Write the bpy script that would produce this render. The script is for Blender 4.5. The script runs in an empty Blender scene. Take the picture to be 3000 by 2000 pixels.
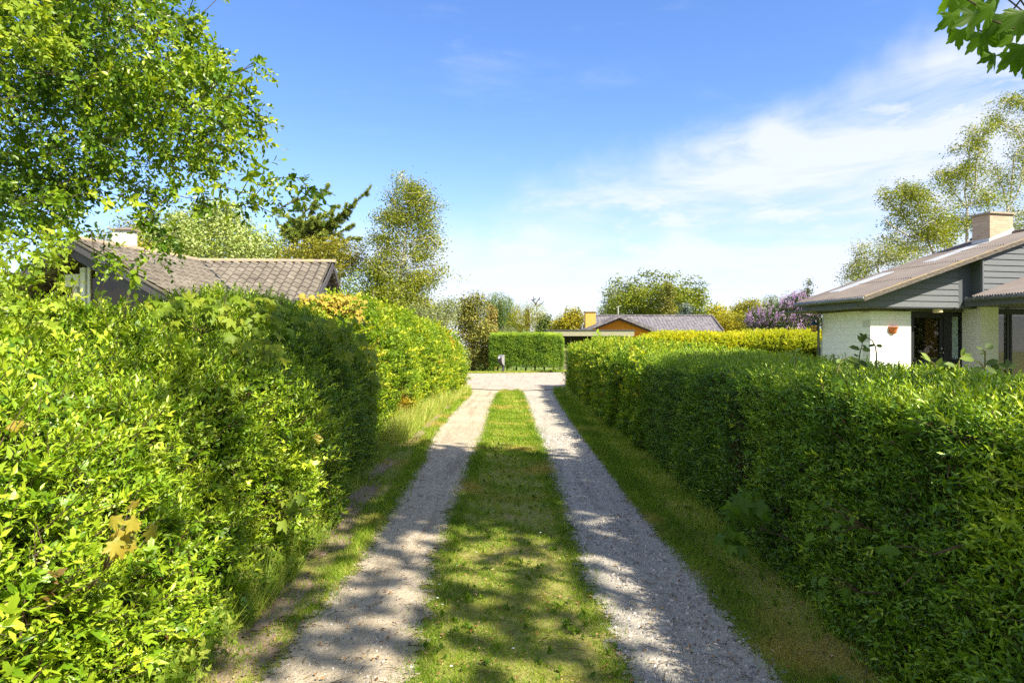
import bpy, math, numpy as np
from math import sin, cos, pi, radians
from mathutils import Vector, Matrix
SC = bpy.context.scene
COL = SC.collection
# ------------------------------------------------------------------ camera
EYE = 1.30
cd = bpy.data.cameras.new('camera'); cam = bpy.data.objects.new('camera', cd); COL.objects.link(cam)
cd.sensor_width = 36; cd.lens = 24; cd.shift_y = 12/3000; cd.clip_start = .05; cd.clip_end = 2000
cam.location = (0, 0, EYE); cam.rotation_euler = (pi/2, 0, 0); SC.camera = cam
# ------------------------------------------------------------------ sky, sun, exposure
SUN = Vector((.73, -.68, 1.0)).normalized()
w = bpy.data.worlds.new('World'); SC.world = w; w.use_nodes = True
N = w.node_tree.nodes; L = w.node_tree.links; N.clear()
def mth(op, a, b=None, c=None):
    n = N.new('ShaderNodeMath'); n.operation = op
    for i, v in enumerate((a, b, c)):
        if v is None: continue
        if isinstance(v, (int, float)): n.inputs[i].default_value = v
        else: L.new(v, n.inputs[i])
    return n.outputs[0]
def mapr(v, a, b, c=0., d=1.):
    n = N.new('ShaderNodeMapRange'); n.interpolation_type = 'SMOOTHSTEP'
    L.new(v, n.inputs[0])
    for i, x in enumerate((a, b, c, d)): n.inputs[i+1].default_value = x
    return n.outputs[0]
sky = N.new('ShaderNodeTexSky'); sky.sky_type = 'NISHITA'; sky.sun_disc = False
sky.sun_elevation = math.asin(SUN.z); sky.sun_rotation = math.atan2(SUN.x, SUN.y)
sky.air_density = 1.0; sky.dust_density = .35; sky.ozone_density = 2.2
hs = N.new('ShaderNodeHueSaturation'); hs.inputs['Saturation'].default_value = 1.13; hs.inputs['Hue'].default_value = .5; hs.inputs['Value'].default_value = 1.0
tn = N.new('ShaderNodeMix'); tn.data_type = 'RGBA'; tn.blend_type = 'MULTIPLY'; tn.inputs[0].default_value = 1; tn.inputs[7].default_value = (.90, .90, 1.06, 1)
L.new(sky.outputs[0], tn.inputs[6]); L.new(tn.outputs[2], hs.inputs['Color'])
tc = N.new('ShaderNodeTexCoord'); sp = N.new('ShaderNodeSeparateXYZ'); L.new(tc.outputs['Generated'], sp.inputs[0])
hor = mth('SQRT', mth('ADD', mth('MULTIPLY', sp.outputs[0], sp.outputs[0]), mth('MULTIPLY', sp.outputs[1], sp.outputs[1])))
az = mth('ARCTAN2', sp.outputs[0], sp.outputs[1])          # 0 along the lane
el = mth('ARCTAN2', sp.outputs[2], hor)
cb = N.new('ShaderNodeCombineXYZ'); L.new(az, cb.inputs[0]); L.new(el, cb.inputs[1])
mp = N.new('ShaderNodeMapping'); mp.inputs['Rotation'].default_value = (0, 0, radians(-24)); mp.inputs['Scale'].default_value = (1.5, 4.6, 1); L.new(cb.outputs[0], mp.inputs[0])
def noise(vec, scale, detail, rough, dist=0.):
    n = N.new('ShaderNodeTexNoise'); n.inputs['Scale'].default_value = scale; n.inputs['Detail'].default_value = detail
    n.inputs['Roughness'].default_value = rough; n.inputs['Distortion'].default_value = dist; L.new(vec, n.inputs['Vector']); return n.outputs[0]
n1 = noise(mp.outputs[0], 2.0, 9, .6, .6); n2 = noise(mp.outputs[0], 5.5, 8, .62, .3); n3 = noise(cb.outputs[0], 3.2, 5, .55)
# the upper edge of the cloud bank climbs to the right
edge = mth('ADD', mth('MULTIPLY', az, .29), .20)
edge = mth('ADD', edge, mth('MULTIPLY', mth('SUBTRACT', n3, .5), .26))
d = mth('SUBTRACT', edge, el)
bank = mapr(d, -.045, .055)
left = mapr(az, -.42, -.08)
low = mapr(el, .30, .02, .35, 1.0)
strk = mth('MAXIMUM', mapr(n1, .33, .62, .14, 1.0), mapr(n2, .38, .66, .08, .85))
m = mth('MULTIPLY', mth('MULTIPLY', bank, left), strk)
wisp = mth('MULTIPLY', mapr(n1, .56, .80), .20)
thin = mth('MULTIPLY', mapr(n2, .55, .8), .08)
# thin veil that whitens the sky towards the horizon
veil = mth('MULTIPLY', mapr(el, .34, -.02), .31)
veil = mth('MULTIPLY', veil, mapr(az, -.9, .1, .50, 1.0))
away = mth('MULTIPLY', mapr(mth('ABSOLUTE', az), 1.0, 1.9), mapr(n3, .25, .6, .35, .95))   # unseen white cloud added behind the viewer to brighten and neutralise the shade
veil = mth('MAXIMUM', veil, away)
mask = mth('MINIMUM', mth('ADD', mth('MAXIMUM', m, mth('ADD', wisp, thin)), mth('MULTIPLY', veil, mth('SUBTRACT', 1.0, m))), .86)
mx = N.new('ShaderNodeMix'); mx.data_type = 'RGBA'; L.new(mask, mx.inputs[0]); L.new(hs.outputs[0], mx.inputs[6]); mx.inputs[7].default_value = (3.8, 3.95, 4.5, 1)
bg = N.new('ShaderNodeBackground'); bg.inputs[1].default_value = .112; L.new(mx.outputs[2], bg.inputs[0])
wo = N.new('ShaderNodeOutputWorld'); L.new(bg.outputs[0], wo.inputs[0])
sd = bpy.data.lights.new('sun', 'SUN'); sd.energy = 5.0; sd.angle = radians(.55); sd.color = (1, .90, .72)
so = bpy.data.objects.new('sun', sd); COL.objects.link(so); so.rotation_euler = SUN.to_track_quat('Z', 'Y').to_euler(); so.location = (20, -20, 30)
SC.view_settings.view_transform = 'Standard'; SC.view_settings.look = 'None'; SC.view_settings.gamma = 1; SC.view_settings.exposure = 1.22
SC.cycles.max_bounces = 6; SC.cycles.diffuse_bounces = 3; SC.cycles.transmission_bounces = 3; SC.cycles.transparent_max_bounces = 6
SC.cycles.use_denoising = False; SC.cycles.use_adaptive_sampling = False

# ------------------------------------------------------------------ helpers
rng = np.random.default_rng(7)
def P(px, py, Y): return np.array([(px-1500)/2000*Y, Y, EYE+(1012-py)/2000*Y])   # a measured direction at a known distance
def norm(v): return v/np.maximum(np.linalg.norm(v, axis=-1, keepdims=True), 1e-9)
def thing(name, label, cat, loc=(0, 0, 0), group=None):
    o = bpy.data.objects.new(name, None); COL.objects.link(o); o.location = loc; o.empty_display_size = .1
    o['label'] = label; o['category'] = cat
    if group: o['group'] = group
    return o
def tag(o, label, cat, group=None, kind=None):
    if label: o['label'] = label
    if cat: o['category'] = cat
    if group: o['group'] = group
    if kind: o['kind'] = kind
    return o
def mesh_np(name, V, F, mats, parent=None, tint=None, midx=None, smooth=False):
    """V (n,3) world coordinates, F (m,k) ints"""
    V = np.asarray(V, np.float32); F = np.asarray(F, np.int32)
    off = np.array(parent.matrix_basis.translation, np.float32) if parent else np.zeros(3, np.float32)
    if parent and parent.parent: off = off + np.array(parent.parent.matrix_basis.translation, np.float32)
    me = bpy.data.meshes.new(name); k = F.shape[1]
    me.vertices.add(len(V)); me.vertices.foreach_set('co', (V-off).ravel())
    me.loops.add(F.size); me.loops.foreach_set('vertex_index', F.ravel())
    me.polygons.add(len(F)); me.polygons.foreach_set('loop_start', np.arange(0, F.size, k, dtype=np.int32))
    me.polygons.foreach_set('loop_total', np.full(len(F), k, np.int32))
    if midx is not None: me.polygons.foreach_set('material_index', np.asarray(midx, np.int32))
    if smooth: me.polygons.foreach_set('use_smooth', np.ones(len(F), bool))
    for m_ in (mats if isinstance(mats, (list, tuple)) else [mats]): me.materials.append(m_)
    me.update(calc_edges=True)
    if tint is not None:
        at = me.attributes.new('tint', 'FLOAT', 'POINT'); at.data.foreach_set('value', np.asarray(tint, np.float32))
    o = bpy.data.objects.new(name, me); COL.objects.link(o)
    if parent: o.parent = parent
    return o
class MB:
    """collects boxes, prisms and tubes, builds one mesh (faces of any size)"""
    def __init__(s): s.v = []; s.f = []; s.m = []
    def add(s, V, F, mi=0):
        n = len(s.v); s.v += [tuple(map(float, p)) for p in V]; s.f += [tuple(i+n for i in f) for f in F]; s.m += [mi]*len(F)
    def box(s, x0, x1, y0, y1, z0, z1, T=None, mi=0):
        V = [(x, y, z) for x in (x0, x1) for y in (y0, y1) for z in (z0, z1)]
        if T: V = [T(*p) for p in V]
        s.add(V, [(0, 1, 3, 2), (4, 6, 7, 5), (0, 4, 5, 1), (2, 3, 7, 6), (0, 2, 6, 4), (1, 5, 7, 3)], mi)
    def prism(s, pts, ext, mi=0):
        """polygon pts (3-D, planar) pushed along ext"""
        n = len(pts); e = np.array(ext, float); V = [np.array(p, float) for p in pts]; V += [p+e for p in V]
        s.add(V, [tuple(range(n))[::-1], tuple(range(n, 2*n))]+[(i, (i+1) % n, n+(i+1) % n, n+i) for i in range(n)], mi)
    def tube(s, path, r, n=6, mi=0, cap=True):
        path = [np.array(p, float) for p in path]; rs = r if hasattr(r, '__len__') else [r]*len(path)
        V = []
        for i, p in enumerate(path):
            t = path[min(i+1, len(path)-1)]-path[max(i-1, 0)]; t = t/(np.linalg.norm(t)+1e-9)
            u = np.cross(t, (0, 0, 1) if abs(t[2]) < .9 else (1, 0, 0)); u /= np.linalg.norm(u); q = np.cross(t, u)
            V += [p+rs[i]*(cos(2*pi*k/n)*u+sin(2*pi*k/n)*q) for k in range(n)]
        F = [(i*n+k, i*n+(k+1) % n, (i+1)*n+(k+1) % n, (i+1)*n+k) for i in range(len(path)-1) for k in range(n)]
        if cap: F += [tuple(range(n))[::-1], tuple(range((len(path)-1)*n, len(path)*n))]
        s.add(V, F, mi)
    def lathe(s, c, prof, n=16, a0=0, a1=2*pi, mi=0):
        V = [(c[0]+r*cos(a0+(a1-a0)*k/n), c[1]+r*sin(a0+(a1-a0)*k/n), c[2]+z) for r, z in prof for k in range(n+1)]
        s.add(V, [(i*(n+1)+k, i*(n+1)+k+1, (i+1)*(n+1)+k+1, (i+1)*(n+1)+k) for i in range(len(prof)-1) for k in range(n)], mi)
    def build(s, name, mats, parent=None, smooth=False):
        me = bpy.data.meshes.new(name); off = Vector((0, 0, 0)); p = parent
        while p: off = off+p.location; p = p.parent
        me.from_pydata([tuple(Vector(v)-off) for v in s.v], [], s.f)
        for m_ in (mats if isinstance(mats, (list, tuple)) else [mats]): me.materials.append(m_)
        me.polygons.foreach_set('material_index', s.m)
        if smooth: me.polygons.foreach_set('use_smooth', [True]*len(me.polygons))
        me.update(); o = bpy.data.objects.new(name, me); COL.objects.link(o)
        if parent: o.parent = parent
        return o

# ------------------------------------------------------------------ materials
def newmat(name):
    m_ = bpy.data.materials.new(name); m_.use_nodes = True; nt = m_.node_tree
    return m_, nt, nt.nodes['Principled BSDF']
def tnoise(nt, scale, detail=4, rough=.55, coord='Object', stretch=None):
    t = nt.nodes.new('ShaderNodeTexCoord'); n = nt.nodes.new('ShaderNodeTexNoise')
    n.inputs['Scale'].default_value = scale; n.inputs['Detail'].default_value = detail; n.inputs['Roughness'].default_value = rough
    if stretch:
        mp_ = nt.nodes.new('ShaderNodeMapping'); mp_.inputs['Scale'].default_value = stretch
        nt.links.new(t.outputs[coord], mp_.inputs[0]); nt.links.new(mp_.outputs[0], n.inputs['Vector'])
    else: nt.links.new(t.outputs[coord], n.inputs['Vector'])
    return n.outputs[0]
def ramp(nt, val, stops):
    r = nt.nodes.new('ShaderNodeValToRGB'); nt.links.new(val, r.inputs[0]); e = r.color_ramp.elements
    while len(e) < len(stops): e.new(.5)
    for i, (p_, c) in enumerate(stops): e[i].position = p_; e[i].color = (*c, 1)
    return r.outputs[0]
def bump(nt, bs, val, strength, dist):
    b = nt.nodes.new('ShaderNodeBump'); b.inputs['Strength'].default_value = strength; b.inputs['Distance'].default_value = dist
    nt.links.new(val, b.inputs['Height']); nt.links.new(b.outputs[0], bs.inputs['Normal']); return b
def mixc(nt, f, a, b, mode='MIX'):
    x = nt.nodes.new('ShaderNodeMix'); x.data_type = 'RGBA'; x.blend_type = mode
    for sck, v in ((x.inputs[0], f), (x.inputs[6], a), (x.inputs[7], b)):
        if isinstance(v, (int, float)): sck.default_value = v
        elif isinstance(v, tuple): sck.default_value = (*v, 1)
        else: nt.links.new(v, sck)
    return x.outputs[2]
def solid(name, stops, scale=6, rough=.7, spec=.3, bstr=.3, bdist=.01, stretch=None, detail=5, metal=0, fine=None):
    m_, nt, bs = newmat(name); v = tnoise(nt, scale, detail, .6, stretch=stretch)
    c = ramp(nt, v, stops)
    if fine:
        v2 = tnoise(nt, fine[0], 2, .5); c = mixc(nt, ramp(nt, v2, [(fine[1], (0, 0, 0)), (fine[1]+.06, (1, 1, 1))]), c, fine[2])
    nt.links.new(c, bs.inputs['Base Color']); bs.inputs['Roughness'].default_value = rough; bs.inputs['Specular IOR Level'].default_value = spec; bs.inputs['Metallic'].default_value = metal
    if bstr: bump(nt, bs, v, bstr, bdist)
    return m_
def leafmat(name, stops, trans=.35, rough=.42, spec=.35, tw=(1.5, 1.35, .5), patch=None):
    """per-leaf tint picks the colour; light passes through the blade"""
    m_, nt, bs = newmat(name)
    at = nt.nodes.new('ShaderNodeAttribute'); at.attribute_name = 'tint'
    c = ramp(nt, at.outputs['Fac'], stops)
    if patch: c = mixc(nt, ramp(nt, tnoise(nt, patch[0], 2, .5), [(patch[1], (0, 0, 0)), (patch[1]+.12, (1, 1, 1))]), c, patch[2])
    nt.links.new(c, bs.inputs['Base Color']); bs.inputs['Roughness'].default_value = rough; bs.inputs['Specular IOR Level'].default_value = spec
    tr = nt.nodes.new('ShaderNodeBsdfTranslucent'); nt.links.new(mixc(nt, 1.0, c, tw, 'MULTIPLY'), tr.inputs[0])
    ms = nt.nodes.new('ShaderNodeMixShader'); ms.inputs[0].default_value = trans
    nt.links.new(bs.outputs[0], ms.inputs[1]); nt.links.new(tr.outputs[0], ms.inputs[2])
    nt.links.new(ms.outputs[0], nt.nodes['Material Output'].inputs[0]); return m_
def brick(name, c1, c2, mortar, bw, bh, ms=.006, bstr=.5, rough=.8, axes='XZ', freq=2, off=.5, noise_amt=.25):
    """courses run in the object's own X-Z (or Y-Z) plane"""
    m_, nt, bs = newmat(name); t = nt.nodes.new('ShaderNodeTexCoord'); sx = nt.nodes.new('ShaderNodeSeparateXYZ'); nt.links.new(t.outputs['Object'], sx.inputs[0])
    cx = nt.nodes.new('ShaderNodeCombineXYZ')
    if axes == 'XYZ':
        a_ = nt.nodes.new('ShaderNodeMath'); a_.operation = 'ADD'; nt.links.new(sx.outputs[0], a_.inputs[0]); nt.links.new(sx.outputs[1], a_.inputs[1]); nt.links.new(a_.outputs[0], cx.inputs[0])
    else: nt.links.new(sx.outputs['XYZ'.index(axes[0])], cx.inputs[0])
    nt.links.new(sx.outputs[2], cx.inputs[1])
    b = nt.nodes.new('ShaderNodeTexBrick'); nt.links.new(cx.outputs[0], b.inputs['Vector'])
    for k, v in (('Color1', c1), ('Color2', c2), ('Mortar', mortar)): b.inputs[k].default_value = (*v, 1)
    b.inputs['Scale'].default_value = 1; b.inputs['Brick Width'].default_value = bw; b.inputs['Row Height'].default_value = bh; b.inputs['Mortar Size'].default_value = ms; b.inputs['Mortar Smooth'].default_value = .2
    b.offset = off; b.offset_frequency = freq
    nz = tnoise(nt, 9, 6, .65)
    c = mixc(nt, noise_amt, b.outputs[0], ramp(nt, nz, [(.3, tuple(x*.55 for x in c1)), (.7, tuple(min(1, x*1.15) for x in c2))]))
    nt.links.new(c, bs.inputs['Base Color']); bs.inputs['Roughness'].default_value = rough
    h = nt.nodes.new('ShaderNodeMath'); h.operation = 'SUBTRACT'; nt.links.new(tnoise(nt, 40, 4, .6), h.inputs[0]); nt.links.new(b.outputs['Fac'], h.inputs[1])
    bump(nt, bs, h.outputs[0], bstr, .006); return m_
def glassmat(name, tint=(.9, .95, .95), refl=.14):
    m_, nt, bs = newmat(name); nt.nodes.remove(bs)
    tr = nt.nodes.new('ShaderNodeBsdfTransparent'); tr.inputs[0].default_value = (*tint, 1)
    gl = nt.nodes.new('ShaderNodeBsdfGlossy'); gl.inputs['Roughness'].default_value = .015
    lw = nt.nodes.new('ShaderNodeLayerWeight'); lw.inputs[0].default_value = .5
    pw = nt.nodes.new('ShaderNodeMath'); pw.operation = 'POWER'; nt.links.new(lw.outputs['Facing'], pw.inputs[0]); pw.inputs[1].default_value = 4.5
    a_ = nt.nodes.new('ShaderNodeMath'); a_.operation = 'MULTIPLY_ADD'; nt.links.new(pw.outputs[0], a_.inputs[0]); a_.inputs[1].default_value = .9; a_.inputs[2].default_value = refl
    ms = nt.nodes.new('ShaderNodeMixShader'); nt.links.new(a_.outputs[0], ms.inputs[0]); nt.links.new(tr.outputs[0], ms.inputs[1]); nt.links.new(gl.outputs[0], ms.inputs[2])
    nt.links.new(ms.outputs[0], nt.nodes['Material Output'].inputs[0]); return m_

M = {}
M['bark'] = solid('bark', [(.3, (.035, .028, .022)), (.7, (.13, .105, .08))], 14, .9, .1, .8, .02, (1, 1, .3))
M['birchbark'] = solid('birchbark', [(.36, (.03, .03, .028)), (.44, (.42, .39, .35)), (.7, (.62, .58, .53))], 9, .75, .2, .3, .01, (.4, .4, 2.5))
M['twig'] = solid('twig', [(.3, (.07, .05, .035)), (.7, (.17, .12, .08))], 20, .85, .1, 0)
M['greenstem'] = solid('greenstem', [(.3, (.14, .16, .05)), (.7, (.22, .18, .08))], 20, .6, .3, 0)
M['shade_core'] = solid('shade_core', [(.35, (.010, .014, .006)), (.65, (.035, .045, .014))], 25, .95, .05, .8, .05)  # near-black hedge core colour, stands in for shade between the leaves
def G3(d, m_, l_): return [(0., d), (.55, m_), (1., l_)]
def G4(d, m_, l_): return [(0., (.16, .09, .03)), (.02, (.16, .10, .03)), (.04, d), (.5, m_), (1., l_)]
M['privet'] = leafmat('privet', G4((.045, .115, .008), (.155, .29, .012), (.46, .58, .04)), .27, .36, .4)
M['privet_dark'] = leafmat('privet_dark', G4((.035, .105, .010), (.15, .29, .014), (.44, .56, .03)), .22, .38, .42)
M['privet_blue'] = leafmat('privet_blue', G3((.05, .13, .035), (.08, .19, .045), (.16, .30, .06)), .24, .33, .5)
M['mixhedge'] = leafmat('mixhedge', G3((.08, .18, .012), (.22, .35, .018), (.52, .56, .04)), .36, .5, .3, patch=(.9, .62, (.38, .26, .03)))
M['beech'] = leafmat('beech', G3((.07, .16, .012), (.18, .31, .016), (.50, .55, .04)), .36, .5, .3, patch=(1.2, .62, (.36, .27, .06)))
M['yellowhedge'] = leafmat('yellowhedge', G3((.20, .28, .015), (.38, .46, .018), (.62, .60, .03)), .38, .5, .3)
M['hawthorn'] = leafmat('hawthorn', G3((.11, .20, .02), (.24, .36, .03), (.42, .50, .05)), .38, .45, .3)
M['apple'] = leafmat('apple', G3((.045, .11, .010), (.14, .26, .014), (.40, .50, .03)), .36, .36, .45, patch=(2.2, .68, (.22, .24, .03)))
M['maple'] = leafmat('maple', G3((.08, .16, .015), (.20, .30, .02), (.36, .40, .04)), .42, .5, .3)
M['maple_dark'] = leafmat('maple_dark', G3((.05, .11, .012), (.09, .18, .014), (.15, .27, .02)), .5, .5, .3, (1.6, 1.6, .3))
M['maple_copper'] = leafmat('maple_copper', G3((.26, .20, .03), (.42, .33, .05), (.42, .44, .05)), .30, .55, .25, (1.4, 1.1, .5))
M['maple_yellow'] = leafmat('maple_yellow', G3((.18, .20, .03), (.32, .30, .04), (.44, .33, .05)), .35, .5, .3)
M['whitebeam'] = leafmat('whitebeam', G3((.13, .21, .04), (.34, .43, .12), (.60, .66, .34)), .25, .6, .2)
M['spruce'] = leafmat('spruce', G3((.09, .14, .025), (.24, .31, .05), (.46, .50, .11)), .12, .6, .25)
M['olive'] = leafmat('olive', G3((.10, .12, .015), (.26, .27, .025), (.46, .40, .04)), .32, .45, .35)
M['birch'] = leafmat('birch', G3((.085, .13, .015), (.25, .31, .025), (.48, .48, .045)), .36, .42, .4)
M['birch2'] = leafmat('birch2', G3((.06, .10, .012), (.22, .28, .018), (.46, .48, .03)), .36, .40, .4)
M['bushgreen'] = leafmat('bushgreen', G3((.07, .13, .02), (.17, .26, .04), (.32, .40, .08)), .30, .5, .3)
M['greygreen'] = leafmat('greygreen', G3((.10, .14, .05), (.24, .29, .12), (.38, .42, .2)), .25, .55, .2)
M['willow'] = leafmat('willow', G3((.06, .12, .025), (.17, .25, .04), (.30, .36, .06)), .30, .5, .3)
M['yellowgreen'] = leafmat('yellowgreen', G3((.18, .20, .02), (.38, .38, .02), (.58, .50, .03)), .36, .5, .3)
M['golden'] = leafmat('golden', G3((.14, .16, .015), (.36, .33, .02), (.58, .50, .03)), .34, .5, .3)
M['conif_brown'] = leafmat('conif_brown', G3((.08, .11, .02), (.22, .23, .04), (.40, .34, .08)), .12, .6, .2)
M['cypress_rust'] = leafmat('cypress_rust', G3((.15, .12, .03), (.32, .23, .06), (.42, .33, .08)), .12, .6, .2)
M['thuja'] = leafmat('thuja', G3((.05, .09, .02), (.12, .17, .035), (.24, .28, .06)), .12, .6, .2)
M['bluespruce'] = leafmat('bluespruce', G3((.07, .11, .09), (.16, .21, .18), (.28, .33, .28)), .08, .6, .2)
M['hedgespruce'] = leafmat('hedgespruce', G3((.05, .12, .016), (.16, .29, .028), (.40, .54, .05)), .15, .5, .3)
M['lilacleaf'] = leafmat('lilacleaf', G3((.03, .06, .015), (.07, .12, .02), (.13, .20, .03)), .25, .45, .3)
M['lilac'] = leafmat('lilac', G3((.22, .12, .28), (.52, .36, .56), (.88, .72, .86)), .25, .7, .1, (1.1, .9, 1.2))
M['grass'] = leafmat('grass', G3((.09, .19, .012), (.27, .40, .025), (.66, .60, .13)), .32, .5, .3, patch=(1.1, .55, (.46, .40, .10)))
M['grass_lush'] = leafmat('grass_lush', G3((.07, .15, .015), (.15, .26, .02), (.34, .40, .06)), .35, .5, .3)
M['tallgrass'] = leafmat('tallgrass', G3((.16, .30, .03), (.36, .46, .07), (.62, .60, .22)), .38, .5, .3)
M['litter'] = leafmat('litter', G3((.10, .05, .025), (.30, .15, .05), (.5, .36, .18)), .05, .8, .1)
M['petal'] = leafmat('petal', G3((.5, .4, .6), (.75, .75, .75), (.85, .85, .8)), .2, .7, .1)
M['glass'] = glassmat('glass', refl=.045); M['glassdark'] = glassmat('glassdark', (.7, .64, .54), .045)

# ------------------------------------------------------------------ leaf geometry
def T_(v, f): return np.array(v, float), np.array(f, int)
LANCE = T_([(0, 0, 0), (.5, 0, -.03), (1, 0, -.10), (.42, .17, .05), (.42, -.17, .05)], [(0, 1, 3), (1, 2, 3), (0, 4, 1), (1, 4, 2)])
OVAL = T_([(0, 0, 0), (.5, 0, -.05), (1, 0, -.16), (.25, .24, .05), (.66, .25, .01), (.25, -.24, .05), (.66, -.25, .01)],
          [(0, 1, 3), (3, 1, 4), (1, 2, 4), (0, 5, 1), (5, 6, 1), (1, 6, 2)])
QUAD = T_([(0, 0, 0), (.45, .27, .03), (1, 0, -.06), (.5, -.27, .03)], [(0, 3, 2, 1)])
QLONG = T_([(0, 0, 0), (.4, .15, .02), (1, 0, -.08), (.4, -.15, .02)], [(0, 3, 2, 1)])
NEED = T_([(0, -.10, 0), (0, .10, 0), (1, .05, .02), (1, -.05, .02)], [(0, 3, 2, 1)])
def lobed(angs, rad, sin_, k=.0):
    """palmate leaf: lobes at angs with tip radius rad, notches between; fan around a point near the stalk"""
    V = [(0, 0, 0)]; pts = []
    for i, (a_, r) in enumerate(zip(angs, rad)):
        a_ = radians(a_)
        for da, rr in ((-19, .70), (-12, .80), (-9, .76), (-4, .93), (0, 1), (4, .93), (9, .76), (12, .80), (19, .70)): pts.append((a_+radians(da), r*rr))
        if i < len(angs)-1: pts.append(((a_+radians(angs[i+1]))/2, sin_))
    pts = [(radians(-165), .16)]+pts+[(radians(165), .16)]
    for a_, r in pts: V.append((.28+r*.72*cos(a_), r*.72*sin(a_), .05*cos(3*a_)*r-.34*r*r))
    V[0] = (.28, 0, 0); n = len(V)
    F = [(0, i, i+1) for i in range(1, n-1)]+[(0, n-1, 1)]
    return T_(V, F)
MAPLE = lobed((-112, -52, 0, 52, 112), (.66, .92, 1.0, .92, .66), .47)
HAW = lobed((-75, 0, 75), (.62, 1.0, .62), .34)
def place(tmpl, pos, xd, up, size, tint, wid=None):
    """copies of a leaf: pos (N,3), xd leaf direction, up approximate normal, size (N,)"""
    TV, TF = tmpl; n = len(pos); k = len(TV); x = norm(xd); y = norm(np.cross(up, x)); z = np.cross(x, y)
    s = size[:, None, None]; wv = 1 if wid is None else wid[:, None, None]
    V = pos[:, None, :]+s*(TV[None, :, 0:1]*x[:, None, :]+wv*TV[None, :, 1:2]*y[:, None, :]+TV[None, :, 2:3]*z[:, None, :])
    F = (TF[None]+(np.arange(n)*k)[:, None, None]).reshape(-1, TF.shape[1])
    return V.reshape(-1, 3), F, np.repeat(tint, k)
def rnd(n): return norm(rng.normal(size=(n, 3)))
def cat_(parts):
    V, F, T = [], [], []; o = 0
    if len({f.shape[1] for _, f, _ in parts}) > 1: parts = [(v, f if f.shape[1] == 3 else np.concatenate([f[:, [0, 1, 2]], f[:, [0, 2, 3]]]), t) for v, f, t in parts]
    for v, f, t in parts: V.append(v); F.append(f+o); T.append(t); o += len(v)
    return np.concatenate(V), np.concatenate(F), np.concatenate(T)
def sprigs(pos, dirs, length, m_, leaf, tmpl, tint, droop=0., spread=.85, ratio=1.0):
    """shoots with m leaves each, set alternately round the stem"""
    n = len(pos); big = np.exp(rng.normal(size=n)*.22); d_ = norm(dirs); u = norm(np.cross(d_, rnd(n))); v = np.cross(d_, u); out = []
    ph = rng.uniform(0, 2*pi, n)
    for i in range(m_):
        f = (i+.7)/m_; a_ = ph+i*2.4; rad = np.cos(a_)[:, None]*u+np.sin(a_)[:, None]*v
        p_ = pos+d_*(length*f)[:, None]; p_[:, 2] -= droop*f*f*length
        k_ = spread*(1-.55*f)
        xd = d_*(1-k_*.6)+rad*k_+rng.normal(size=(n, 3))*.12
        sz = leaf*big*(rng.uniform(.72, 1.12, n))*(1.0-.35*f*f)
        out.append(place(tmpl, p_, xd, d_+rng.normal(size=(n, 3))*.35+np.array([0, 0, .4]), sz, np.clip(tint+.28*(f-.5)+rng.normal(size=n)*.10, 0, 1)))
    return out
def lump(p, f, seed=0):
    r = np.random.default_rng(seed); o = np.zeros(len(p))
    for k in range(5):
        w_ = r.normal(size=3)*f*(1+.5*k); o += np.sin(p@w_+r.uniform(0, 6))/(1+.4*k)
    return o/2.6

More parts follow.
